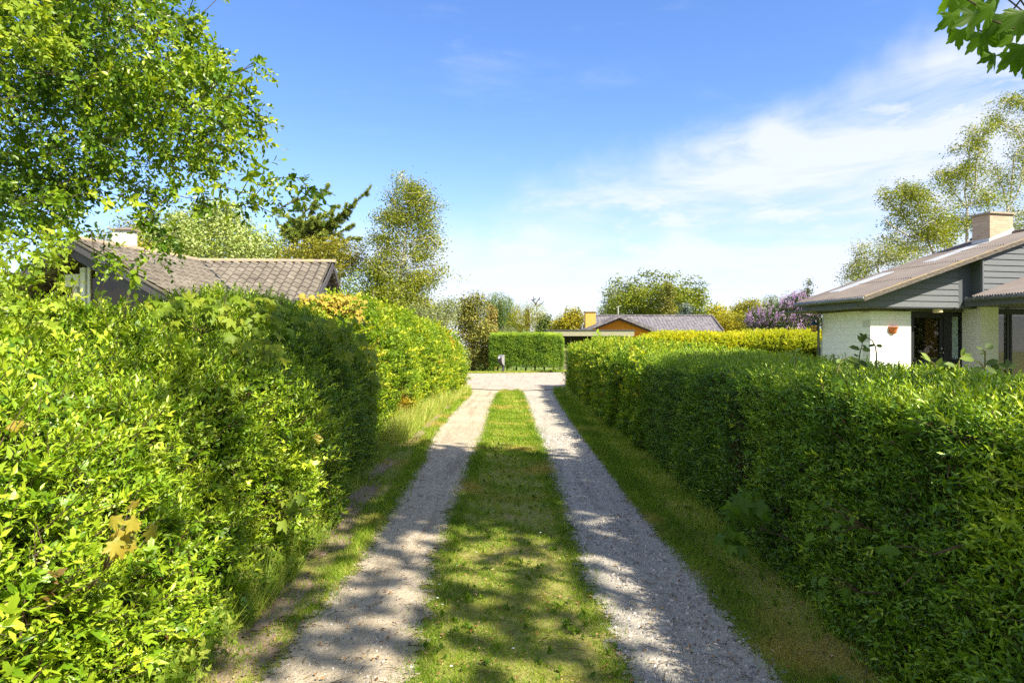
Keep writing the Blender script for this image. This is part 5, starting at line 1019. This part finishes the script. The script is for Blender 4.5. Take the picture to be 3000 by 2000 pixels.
c = mixc(nt, .5, ramp(nt, v1, [(.3, (.10, .16, .02)), (.7, (.20, .26, .04))]), ramp(nt, v2, [(.3, (.06, .10, .012)), (.7, (.26, .32, .06))])); nt.links.new(c, bs.inputs['Base Color']); bs.inputs['Roughness'].default_value = .9
bump(nt, bs, v2, .8, .03); M['lawn'] = gm
def flat(name, x0, x1, y0, y1, z, mat, n=1):
    D = MB(); D.add([(x0, y0, z), (x1, y0, z), (x1, y1, z), (x0, y1, z)], [(0, 1, 2, 3)]); o = D.build(name, mat); tag(o, None, None, kind='structure'); return o
o = flat('ground', -400, 400, -60, 900, -.012, M['lawn']); tag(o, 'green lawn ground stretching between the gardens', None)
def strip(name, yl, left, right, mat, amp=0.05, nx=10, soft=0., z=0., crown=0., seed=0, bumpz=.0, label=None):
    """ground strip whose left/right edges are measured at distances yl; ragged edges"""
    ys = [yl[0]]
    while ys[-1] < yl[-1]: ys.append(ys[-1]+max(.035, ys[-1]*.012))
    ys = np.array(ys); l = np.interp(ys, yl, left); r = np.interp(ys, yl, right); g = np.random.default_rng(seed)
    def rag(ys, ph): return amp*(np.sin(ys*1.9+ph)*.5+np.sin(ys*5.1+ph)*.35+np.sin(ys*11.7+ph*2)*.35+np.sin(ys*23+ph*3)*.2)+g.normal(size=len(ys))*amp*.16
    l = l+rag(ys, seed+1.)-soft; r = r+rag(ys, seed+4.)+soft; u = np.linspace(0, 1, nx+1)
    X_ = l[:, None]*(1-u)+r[:, None]*u; Y_ = np.repeat(ys[:, None], nx+1, 1); pts = np.stack([X_.ravel(), Y_.ravel(), 0*X_.ravel()], 1)
    prof = np.sin(pi*u)[None]*crown+0*X_; Z_ = z+prof+bumpz*(lump(pts, 3, seed).reshape(X_.shape)*.6+lump(pts, 9, seed+1).reshape(X_.shape)*.4)*np.minimum(1, 4*u*(1-u)*2)[None]
    ix = np.arange(len(ys)*(nx+1)).reshape(len(ys), nx+1); F = np.stack([ix[:-1, :-1], ix[:-1, 1:], ix[1:, 1:], ix[1:, :-1]], -1).reshape(-1, 4)
    ti = np.clip(np.minimum(X_-l[:, None], r[:, None]-X_)/max(.16, soft*2), 0, 1).ravel()
    o = mesh_np(name, np.stack([X_.ravel(), Y_.ravel(), Z_.ravel()], 1), F, mat, smooth=True, tint=ti); tag(o, label, None, kind='structure'); return o
YS = [.6, 2.6, 3.6, 5.2, 7.5, 10.3, 14, 18.3, 21]
LL = [-1.0, -.96, -.93, -.93, -1.0, -1.16, -1.15, -1.10, -1.3]; LR = [-.40, -.40, -.44, -.47, -.45, -.40, -.42, -.38, -.15]
RL = [.44, .46, .44, .41, .40, .36, .32, .28, .15]; RR = [1.08, 1.04, 1.02, 1.00, .99, 1.02, 1.08, 1.15, 1.3]
strip('lane_verge', [.4, 2.6, 8.8, 21.5], [-2.2, -2.2, -2.6, -2.5], [2.4, 2.4, 2.6, 2.6], M['turf'], .0, 60, .0, .0, .0, 3, .002, label='grassy verge and middle ridge of the lane with dry patches')
strip('left_rut', YS, LL, LR, M['sand'], .05, 24, .09, .008, -.003, 5, .002, label='sandy left wheel track of the lane')
strip('right_rut', YS, RL, RR, M['gravel'], .045, 24, .09, .008, -.003, 9, .002, label='grey gravelly right wheel track of the lane')
# bare patches on the left verge
for k, (x, y, rx_, ry_) in enumerate([(-1.15, 2.75, .13, .34), (-1.12, 3.5, .11, .30), (-1.20, 4.5, .10, .3), (-1.25, 5.0, .10, .35), (-1.30, 5.8, .11, .5), (-1.42, 7.2, .13, .5), (-1.35, 11.5, .16, 1.6), (-1.36, 15.2, .14, 1.6)]):
    n = 34; a_ = np.linspace(0, 2*pi, n, endpoint=False); rr = 1+.18*np.sin(3*a_+k)+.12*np.sin(7*a_+2*k)+.06*rng.normal(size=n)
    rr = rr*1.6; V = np.array([(x, y, .0065+.0004*k)]+[(x+f*rx_*r*cos(t), y+f*ry_*r*sin(t), .0065+.0004*k) for f in (.5, 1) for t, r in zip(a_, rr)])
    F = [(0, 1+i, 1+(i+1) % n) for i in range(n)]; F += [q for i in range(n) for q in ((1+i, 1+n+i, 1+n+(i+1) % n), (1+i, 1+n+(i+1) % n, 1+(i+1) % n))]
    tag(mesh_np('bare_soil', V, F, M['soil'], None, np.array([1.]+[.8]*n+[0.]*n)), None, None, kind='structure')
# crossroad and far ground
n = 60; xs = np.linspace(-26, 26, n)
near = 20.9+np.interp(xs, [0, 2.2, 3, 11, 26], [0, 0, 1.5, 4.2, 5])-.15*np.sin(xs*.9)-1.4*np.exp(-(xs/1.5)**2)+rng.normal(size=n)*.05; far = 32.3+.03*xs*xs*.2+.05*xs+.1*np.sin(xs*1.3)-.9*np.clip((xs+1)/3, 0, 1)*0+rng.normal(size=n)*.05
far = np.interp(xs, [-26, -3, -1, 1, 2.6, 26], [31.2, 31.2, 31.5, 32.2, 33.6, 34.0])+rng.normal(size=n)*.05
V = [(x, a_, .024) for x, a_ in zip(xs, near)]+[(x, a_, .024) for x, a_ in zip(xs, far)]; D = MB(); D.add(V, [(i, i+1, n+i+1, n+i) for i in range(n-1)]); tag(D.build('road', M['roadgravel']), 'pale gravel road crossing the end of the lane', None, kind='structure')
V = [(x, a_-.1, .006) for x, a_ in zip(xs, far)]+[(x, a_+.9, .006) for x, a_ in zip(xs, far)]; D = MB(); D.add(V, [(i, i+1, n+i+1, n+i) for i in range(n-1)]); tag(D.build('road_edge', M['turf']), 'dry grass edge on the far side of the road', None, kind='structure')
D = MB(); D.add([(-2.05, 31.6, .010), (-1.65, 31.6, .010), (-1.75, 38, .010), (-2.2, 44, .010), (-2.5, 44, .010), (-2.1, 38, .010)], [(0, 1, 2, 5), (5, 2, 3, 4)]); tag(D.build('garden_path', M['pathsoil']), 'narrow trodden path on the lawn left of the spruce hedge', None, kind='structure')
# ------------------------------------------------------------------ grass, litter and stones (uncountable)
def inr(x, y, A, B): return (x > np.interp(y, YS, A)) & (x < np.interp(y, YS, B))
BL = T_([(0, -.5, 0), (0, .5, 0), (.55, .32, .06), (.55, -.32, .06), (1, 0, .22)], [(0, 1, 2), (0, 2, 3), (3, 2, 4)])
def blades(x, y, h, lean, tint, width, jit=.45):
    n = len(x); pos = np.stack([x, y, np.full(n, .0)], 1); d_ = norm(rng.normal(size=(n, 3))*np.array([lean, lean, 0])+np.array([0, 0, 1.])); up = rnd(n)*np.array([1, 1, .1])
    return place(BL, pos, d_, up, h, tint, wid=width/h)
def dens(n, y0, y1, x0, x1, far=1.): # more blades near the camera
    u = rng.random(n); y = y0*(y1/y0)**(u*far+(1-far)*u*u); x = rng.uniform(x0, x1, n); return x, y
ps = []
x, y = dens(150000, 2.3, 20, -.62, .56); q_ = rng.normal(size=len(x))*.045; k = ~inr(x+q_, y, LL, LR) & ~inr(x+q_, y, RL, RR); x, y = x[k], y[k]
g_ = lump(np.stack([x, y, 0*x], 1), 4, 5); ed = np.minimum(np.abs(x-np.interp(y, YS, LR)), np.abs(x-np.interp(y, YS, RL)))
k = rng.random(len(x)) < np.clip(.62+.60*g_+.45*lump(np.stack([x, y, 0*x], 1), 12, 8)+.4*(ed < .1), .08, 1); x, y, g_, ed = x[k], y[k], g_[k], ed[k]
sc_ = np.clip(y/5, .7, 2.6)
ps.append(blades(x, y, (.016+.012*rng.random(len(x))+.030*(ed < .13)*rng.random(len(x))+.022*np.clip(lump(np.stack([x, y, 0*x], 1), 11, 8), 0, 1))*np.clip(sc_, .9, 1.5), .75, np.clip(.42-.25*g_+rng.normal(size=len(x))*.2-.15*(ed < .1), 0, 1), .0033*sc_))
x, y = dens(120000, 2.3, 21, .98, 1.95); k = ~inr(x+rng.normal(size=len(x))*.04, y, RL, RR) & (x < np.interp(y, [0, 2.6, 8, 22], [1.6, 1.62, 1.8, 1.85])); x, y = x[k], y[k]; g_ = lump(np.stack([x, y, 0*x], 1), 4, 15); ed = np.abs(x-np.interp(y, YS, RR))
k = rng.random(len(x)) < np.clip(.70+.4*g_+.5*(ed < .22), .25, 1); x, y, g_, ed = x[k], y[k], g_[k], ed[k]; sc_ = np.clip(y/5, .7, 2.6)
ps.append(blades(x, y, (.026+.02*rng.random(len(x))+.022*(ed < .2)*rng.random(len(x)))*np.clip(sc_, .9, 1.4), .6, np.clip(.42-.2*g_-.18*(ed < .22)+.12*(ed > .3)+rng.normal(size=len(x))*.18, 0, 1), .0034*sc_))
x, y = dens(110000, 2.3, 21, -1.9, -.85); k = ~inr(x+rng.normal(size=len(x))*.04, y, LL, LR) & (x > np.interp(y, [0, 2.6, 8, 9, 22], [-1.5, -1.5, -1.8, -1.9, -1.7])); x, y = x[k], y[k]; g_ = lump(np.stack([x, y, 0*x], 1), 4.5, 25); ed = np.abs(x-np.interp(y, YS, LL))
k = rng.random(len(x)) < np.clip(.16+.6*g_+.60*(ed < .14)*(y > 3.2), .04, 1); x, y, g_, ed = x[k], y[k], g_[k], ed[k]; sc_ = np.clip(y/5, .7, 2.6)
ps.append(blades(x, y, (.03+.035*rng.random(len(x)))*np.clip(sc_, .9, 1.4), .6, np.clip(.40-.15*g_+rng.normal(size=len(x))*.18, 0, 1), .0038*sc_))
V, F, T = cat_(ps); tag(mesh_np('grass', V, F, M['grass'], None, T), 'short patchy grass on the middle ridge and verges of the lane', 'grass', kind='stuff')
# taller grass at the hedge feet
ps = []
for (n, ya, yb, xa, xb, h0, h1, ln) in ((5500, 2.2, 4.6, -1.50, -1.24, .07, .24, .45), (2600, 4.6, 8.6, -1.66, -1.36, .06, .20, .4), (9000, 8.9, 15.5, -1.78, -1.42, .12, .38, .35), (2500, 15, 21, -1.6, -1.25, .05, .2, .4), (2500, 2.4, 8, 1.40, 1.62, .03, .10, .5), (3000, 12, 21, 1.4, 1.75, .04, .12, .5)):
    y = rng.uniform(ya, yb, n); x = rng.uniform(xa, xb, n)+np.interp(y, [2, 5, 8.5, 9, 22], [.07, 0, -.10, 0, .10])*(xa < 0)*(ya < 9); cl = lump(np.stack([x*2, y, 0*x], 1), 5, 35); k = rng.random(n) < .55+.6*cl; x, y, cl = x[k], y[k], cl[k]; n = len(x)
    ps.append(blades(x, y, rng.uniform(h0, h1, n)*(1+.3*cl), ln, np.clip(.35+.3*cl+rng.normal(size=n)*.2+(.25 if ya > 8.5 and xa < -1.5 else 0), 0, 1), np.full(n, .0042)*np.clip(y/5, .7, 2.5)))
V, F, T = cat_(ps); tag(mesh_np('tall_grass', V, F, M['tallgrass'], None, T), 'taller pale grass stalks growing along the foot of the hedges', 'grass', kind='stuff')
# far verge grass beyond the road
n = 9000; x = rng.uniform(-3.2, 4.5, n); y = np.interp(x, [-26, -3, -1, 1, 2.6, 26], [31.2, 31.2, 31.5, 32.2, 33.6, 34.0])+rng.random(n)**2*.9
p1 = blades(x, y, rng.uniform(.06, .16, n), .5, np.clip(rng.normal(.6, .22, n), 0, 1), np.full(n, .02))
n = 7000; x = rng.uniform(-4.2, -.9, n); y = rng.uniform(31.6, 42, n); p2_ = blades(x, y, rng.uniform(.04, .10, n), .5, np.clip(rng.normal(.35, .2, n), 0, 1), np.full(n, .025))
V, F, T = cat_([p1, p2_]); tag(mesh_np('roadside_grass', V, F, M['tallgrass'], None, T), 'rough dry grass along the far edge of the crossing road', 'grass', kind='stuff')
# weeds at the foot of the left hedge, leaf litter, pebbles, daisies
n = 620; y = rng.uniform(2.1, 5.6, n); x = np.interp(y, [2, 5.6], [-1.32, -1.42])+rng.normal(size=n)*.07
st = np.stack([x, y, rng.uniform(.01, .10, n)], 1); sp_ = sprigs(st, np.stack([rng.normal(size=n)*.4+.3, rng.normal(size=n)*.4-.2, np.ones(n)], 1), rng.uniform(.05, .13, n), 6, .042, HAW, rng.uniform(.2, .9, n))
V, F, T = cat_(sp_); tag(mesh_np('weeds', V, F, M['grass_lush'], None, T), 'leafy low weeds spilling out from the foot of the left hedge', 'weeds', kind='stuff')
n = 700; y = 2.4*(5.0)**(rng.random(n)); x = rng.uniform(-.55, 1.5, n); k = ~inr(x, y, LL, LR) & ~inr(x, y, RL, RR); x, y = x[k], y[k]; n = len(x); cl = np.repeat(np.arange(n), 1)
sp_ = sprigs(np.stack([x, y, np.full(n, .008)], 1), np.stack([rng.normal(size=n)*.5, rng.normal(size=n)*.5, np.full(n, .35)], 1), np.full(n, .012), 6, .026, OVAL, rng.uniform(.1, .6, n))
V, F, T = cat_(sp_); tag(mesh_np('clover', V, F, M['grass_lush'], None, T), 'small flat clover and plantain rosettes dotted in the grass', 'weeds', kind='stuff')
n = 2600; y = 2.3*(4.2)**(rng.random(n)); x = rng.uniform(-1.3, 1.5, n); p_ = np.stack([x, y, np.full(n, .016)], 1)
V, F, T = place(OVAL, p_, rnd(n)*np.array([1, 1, .1]), rnd(n)*.3+np.array([0, 0, 1]), rng.uniform(.006, .024, n), rng.random(n)); tag(mesh_np('leaf_litter', V, F, M['litter'], None, T), 'dry brown leaf bits and husks scattered over the tracks and grass', 'leaf litter', kind='stuff')
n = 420; y = 2.3*(3.4)**(rng.random(n)); x = rng.uniform(-1.2, 1.3, n); mb = MB()
for a_, b_ in zip(x, y):
    t_ = rng.uniform(0, pi); L_ = rng.uniform(.03, .11)*.5; k_ = rng.normal()*.3; mb.tube([(a_-L_*cos(t_), b_-L_*sin(t_), .012), (a_+rng.normal()*.004, b_+rng.normal()*.004, .018), (a_+L_*cos(t_+k_), b_+L_*sin(t_+k_), .013)], [.0016, .0015, .0007], 4)
tag(mb.build('fallen_twigs', M['twig']), 'thin dry twigs lying on the wheel tracks', 'twigs', kind='stuff')
peb = T_([(-.5, -.35, -.2), (.5, -.4, -.2), (.55, .35, -.2), (-.4, .45, -.2), (-.3, -.2, .32), (.3, -.25, .36), (.32, .22, .30), (-.22, .25, .36)], [(4, 5, 6, 7), (0, 1, 5, 4), (1, 2, 6, 5), (2, 3, 7, 6), (3, 0, 4, 7)])
def pebbles(n, A, B, s0, s1, ya=2.2, yb=16, bias=0):
    y = ya*(yb/ya)**rng.random(n); l, r = np.interp(y, YS, A), np.interp(y, YS, B); x = l+(r-l)*rng.random(n); s_ = (s0+(s1-s0)*rng.random(n)**4)*np.clip(y/6, 1, 2)
    return place(peb, np.stack([x, y, np.full(n, .006)+s_*.1], 1), rnd(n)*np.array([1, 1, .05]), rnd(n)*.1+np.array([0, 0, 1]), s_, rng.random(n), wid=np.full(n, .8))
M['pebble'] = leafmat('pebble', [(0, (.15, .15, .17)), (.45, (.30, .28, .27)), (.8, (.46, .43, .40)), (1, (.66, .62, .58))], .0, .7, .3)
V, F, T = cat_([pebbles(9000, RL, RR, .004, .018, yb=10), pebbles(2200, LL, LR, .004, .013, yb=9)]); tag(mesh_np('pebbles', V, F, M['pebble'], None, T), 'small grey and white stones strewn over the wheel tracks', 'pebbles', kind='stuff')
n = 16; y = 2.5*(3.)**rng.random(n); x = rng.uniform(-.4, .45, n); ps = []
for k in range(7):
    a_ = k*2*pi/7; ps.append(place(QUAD, np.stack([x, y, np.full(n, .045)], 1), np.repeat([[cos(a_), sin(a_), .15]], n, 0), np.repeat([[0, 0, 1.]], n, 0), np.full(n, .008), np.full(n, .9)))
V, F, T = cat_(ps); tag(mesh_np('daisies', V, F, M['petal'], None, T), 'tiny white daisies dotted in the middle grass ridge', 'flowers', kind='stuff')

# ------------------------------------------------------------------ maple seedlings and tall shoots growing out of the hedges
def sapling(name, label, cat, root_pt, leaves, mat, tmpl, group=None, stem='twig', r=.0035):
    """leaves: (point, direction, normal, size, tint)"""
    root_pt = np.array(root_pt, float); rt_ = thing(name, label, cat, tuple(root_pt), group); D = MB(); L_ = leaves
    ctr = np.mean([l[0] for l in L_], 0); hub = root_pt*.35+ctr*.65; D.tube([root_pt, (root_pt+hub)/2+rng.normal(size=3)*.02, hub], [r*1.6, r*1.3, r], 5)
    big = len(L_) > 16
    for q_, l in enumerate(L_):
        if not big or q_ % 7 == 0: D.tube([hub, (hub+l[0])/2+np.array([0, 0, .015]), l[0]-norm(l[1])*.02], [r*.6, r*.4, r*.25], 4)
    D.build('stem', M[stem], rt_)
    V, F, T = place(tmpl, np.array([l[0] for l in L_]), np.array([l[1] for l in L_], float), np.array([l[2] for l in L_], float), np.array([l[3] for l in L_]), np.array([l[4] for l in L_]))
    mesh_np('leaves', V, F, M[mat], rt_, T); return rt_
def cluster(cx, cy, Y, rx, ry, n, size, nrm=(.5, -.7, .6), dr=(.35, -.2, -.9), tint=(.3, .9), jd=.35, dj=.12):
    out = []; k = Y/2000
    for i in range(n):
        p_ = P(cx+rng.uniform(-1, 1)*rx, cy+rng.uniform(-1, 1)*ry, Y)+np.array([0, rng.uniform(-1, 1)*dj, 0])
        out.append((p_, np.array(dr)+rng.normal(size=3)*jd, np.array(nrm)+rng.normal(size=3)*.28, size*rng.uniform(.65, 1.1), rng.uniform(*tint)))
    return out
def rp(px, py, Y, dx=-.4, dz=-.3): p_ = P(px, py, Y); return (p_[0]+dx, p_[1]+.1, max(.05, p_[2]+dz))
sap = [('spray of yellow-tinged maple leaves low on the near left hedge', 355, 1530, 2.05, 42, 65, 12, .056, 'maple_yellow', -.25),
       ('bright green maple leaves at knee height in the left hedge above the grass', 845, 1475, 3.9, 42, 45, 10, .085, 'maple', -.3),
       ('olive maple branch hanging in the shaded part of the left hedge', 880, 1285, 4.6, 45, 80, 30, .085, 'maple_yellow', -.3),
       ('fresh maple leaves catching the sun at the shoulder of the left hedge', 740, 1015, 4.3, 95, 75, 46, .088, 'maple', -.3),
       ('broad layered maple crown spreading over the top of the left hedge', 640, 905, 4.4, 200, 40, 110, .088, 'maple', -.3),
       ('shaded green maple leaves draping the top corner of the left hedge', 960, 985, 6.2, 110, 65, 110, .105, 'maple', -.4),
       ('maple leaves trailing down the far corner of the near left hedge', 1075, 1120, 8.2, 26, 95, 60, .11, 'maple', -.3),
       ('copper-orange young maple topping the far left hedge', 965, 900, 9.3, 95, 40, 230, .10, 'maple_copper', -.4),
       ('orange-tipped maple growing on top of the far left hedge, lower right of the copper one', 1060, 930, 11.5, 70, 34, 110, .10, 'maple_copper', -.4),
       ('yellow maple leaves on the left edge of the photo at mid height', 8, 1205, 2.0, 14, 50, 5, .055, 'maple_yellow', -.15),
       ('single dark drooping maple leaf at the lower left edge of the photo', 20, 1775, 1.9, 14, 14, 2, .10, 'maple_dark', -.12)]
for lb, px, py, Y, rx_, ry_, n, sz, mt, dx in sap:
    sapling('maple_sapling', lb, 'sapling', rp(px, py, Y, dx, -.45), cluster(px, py, Y, rx_, ry_, n, sz, nrm=(.55, -.45, .75) if 'top' not in lb and 'crown' not in lb else (.3, -.35, .9), dr=(.6, -.3, -.5) if Y > 2.6 else (.3, -.2, -1)), mt, MAPLE)
sapling('maple_sapling', 'two-tiered maple seedling with pale green leaves at the foot of the right hedge', 'sapling', (1.62, 3.7, .2), cluster(2190, 1470, 3.75, 40, 35, 12, .11, (-.5, -.5, .7), (-.3, -.2, -.8))+cluster(2130, 1570, 3.75, 28, 40, 12, .10, (-.5, -.5, .7), (-.3, -.2, -.8)), 'maple_dark', MAPLE)
sapling('hazel_shoot', 'shoot with large rounded toothed leaves sticking out of the right hedge at mid height', 'sapling', (1.66, 2.75, .5), cluster(2440, 1520, 2.7, 42, 55, 14, .052, (-.6, -.6, .5), (-.5, -.2, -.4)), 'maple_dark', OVAL)
sapling('hazel_shoot', 'smaller round-leaved shoot low in the right hedge near the ground', 'sapling', (1.60, 2.75, .25), cluster(2440, 1710, 2.7, 32, 35, 7, .052, (-.6, -.6, .5), (-.3, -.2, -.8)), 'maple_dark', OVAL)
sapling('nettle_shoot', 'wide pale leaf pair sticking out of the right hedge near the picture edge', 'sapling', (1.60, 2.2, .6), cluster(2655, 1625, 2.15, 20, 12, 3, .07, (-.5, -.6, .6), (-.9, -.2, .1), jd=.2), 'maple_dark', OVAL)
sapling('elder_shoot', 'pale round-leaved shoot high on the near right hedge face', 'sapling', (1.66, 3.1, 1.0), cluster(2440, 1150, 3.05, 25, 45, 5, .05, (-.6, -.5, .6), (-.2, -.2, -.6)), 'maple_dark', OVAL)
# wisps rising above the hedge tops: curved stems with a few broad leaves
def wisp(name, label, pts, Y, leaves, mat='lilacleaf', stem='greenstem', r=.004):
    base = P(pts[0][0], pts[0][1], Y); rt_ = thing(name, label, 'shoot', tuple(base), 'tall shoots above the hedges'); D = MB(); D.tube([P(x, y, Y) for x, y in pts], [r*(1-.6*i/len(pts)) for i in range(len(pts))], 5); D.build('stem', M[stem], rt_)
    if leaves:
        p_ = np.array([P(x, y, Y) for x, y, *_ in leaves]); a_ = np.radians([l[2] for l in leaves]); xd = np.stack([np.cos(a_), rng.normal(size=len(a_))*.25, np.sin(a_)], 1); up = np.stack([rng.normal(size=len(a_))*.4, -np.full(len(a_), .8), rng.uniform(.2, .9, len(a_))], 1)
        V, F, T = place(OVAL, p_, xd, up, np.array([l[3] for l in leaves]), rng.uniform(.3, .9, len(leaves))); mesh_np('leaves', V, F, M[mat], rt_, T)
    return rt_
wisp('curved_shoot', 'upright shoot with broad dark leaves in front of the white block wall', [(2515, 1085), (2516, 1060), (2520, 1030), (2526, 1010), (2528, 1000)], 3.4, [(2520, 1024, 160, .055), (2524, 1022, -8, .045), (2528, 1006, 110, .05), (2528, 998, 70, .04), (2516, 1055, -120, .05), (2517, 1056, -40, .05), (2526, 1012, -20, .03), (2514, 1045, 150, .03)])
wisp('curved_shoot', 'arching shoot curling over to the right in front of the terracotta pot wall', [(2568, 1080), (2568, 1040), (2565, 1015), (2555, 997), (2542, 989), (2534, 992), (2530, 1000)], 3.5, [(2564, 1010, -170, .035), (2566, 1012, -5, .035), (2532, 990, 125, .035)])
wisp('curved_shoot', 'pale yellowish bent shoot left of the white block wall corner', [(2452, 1092), (2458, 1068), (2468, 1052), (2482, 1047), (2500, 1050)], 3.2, [(2482, 1046, -25, .06), (2474, 1058, -10, .05), (2450, 1062, 20, .05), (2460, 1072, -60, .04)], 'bushgreen')
wisp('curved_shoot', 'drooping shoot at the left end of the white house above the hedge', [(2330, 1070), (2331, 1050), (2326, 1035), (2318, 1032)], 3.6, [(2318, 1032, -150, .04), (2328, 1030, 30, .035), (2331, 1046, -20, .05)], 'bushgreen')
wisp('curved_shoot', 'shoot leaning left with leafy tip below the black door', [(2742, 1078), (2738, 1068), (2730, 1060), (2720, 1056)], 2.9, [(2728, 1058, 150, .05), (2722, 1058, 125, .05), (2744, 1070, 60, .04), (2748, 1070, 15, .05)], 'bushgreen')
wisp('curved_shoot', 'upright shoot with small leaf tuft just left of the white brick pillar', [(2808, 1078), (2809, 1060), (2812, 1050), (2820, 1043)], 2.8, [(2818, 1046, 60, .035), (2820, 1042, 80, .035), (2822, 1044, 20, .035), (2800, 1074, 160, .05)], 'bushgreen')
wisp('curved_shoot', 'tall forked shoot with leaves rising in front of the white brick pillar', [(2885, 1084), (2886, 1050), (2887, 1030), (2882, 1024), (2876, 1024)], 2.7, [(2888, 1024, 35, .055), (2880, 1024, 150, .025), (2887, 1032, -175, .03), (2888, 1068, 25, .05), (2900, 1062, -40, .045)])
wisp('curved_shoot', 'shoot bending left with one big leaf in front of the white brick pillar', [(2882, 1080), (2876, 1066), (2866, 1058), (2856, 1056)], 2.6, [(2856, 1056, 165, .05), (2878, 1076, -150, .05), (2884, 1078, -20, .05)], 'bushgreen')
wisp('curved_shoot', 'short dark leaf tuft in front of the sliding window', [(2952, 1092), (2952, 1085), (2953, 1078)], 2.5, [(2953, 1079, 30, .04), (2952, 1080, 150, .04), (2953, 1076, 85, .035)])
# shoots over the left hedge
for lb, pts, Y, lv, mt in (
    ('pale round-leaved shoot in front of the white gable posts', [(286, 920), (285, 890), (287, 872), (296, 850), (306, 828)], 4.0, [(287, 872, 100, .05), (286, 872, -40, .05), (288, 874, 150, .045), (304, 830, 60, .055), (290, 862, 30, .05)], 'bushgreen'),
    ('dark-stemmed shoot with drooping leaves in front of the glazed gable', [(365, 935), (368, 900), (374, 875), (378, 862)], 4.0, [(376, 866, 80, .04), (368, 900, -90, .045), (370, 890, 30, .05)], 'lilacleaf'),
    ('shoot with twin leaves left of the glazed gable posts', [(205, 920), (206, 880), (216, 850), (226, 838)], 4.0, [(212, 852, 60, .045), (206, 862, -10, .05), (204, 880, -30, .05)], 'bushgreen'),
    ('thin shoot against the valley between the two tiled roofs', [(715, 905), (715, 880), (718, 862)], 4.6, [(716, 880, 30, .035), (715, 878, 150, .035), (718, 862, 80, .03), (714, 892, 20, .04)], 'lilacleaf'),
    ('shoot with curled leaves against the near tiled slope', [(655, 900), (660, 870), (668, 852)], 4.6, [(665, 856, 80, .035), (660, 872, 150, .035), (658, 884, -20, .04)], 'bushgreen'),
    ('leafy shoot against the far tiled slope near the dark gable', [(825, 905), (826, 880), (822, 866)], 5.2, [(822, 868, 60, .04), (826, 880, 160, .04), (826, 884, 20, .04)], 'hawthorn')):
    wisp('hedge_shoot', lb, pts, Y, lv, mt, 'twig')
wisp('honeysuckle_shoot', 'reddish stems with pale pointed leaves leaning out of the end of the right hedge', [(1770, 1130), (1748, 1108), (1720, 1085), (1700, 1072)], 15, [(1700, 1072, 170, .14), (1712, 1080, 120, .14), (1722, 1086, 200, .13), (1735, 1098, 150, .14), (1745, 1104, 60, .14), (1728, 1075, 100, .14), (1752, 1112, 190, .13), (1706, 1066, 60, .12)], 'yellowhedge', 'twig', r=.01)
wisp('hedge_shoot', 'small leafy twigs rising from the far right hedge corner before the carport', [(1745, 1000), (1748, 985), (1750, 975)], 20, [(1750, 978, 80, .16), (1748, 984, 150, .15), (1749, 986, 20, .15), (1746, 992, 160, .15), (1747, 994, 10, .15), (1752, 980, 40, .12)], 'beech', 'twig', r=.01)
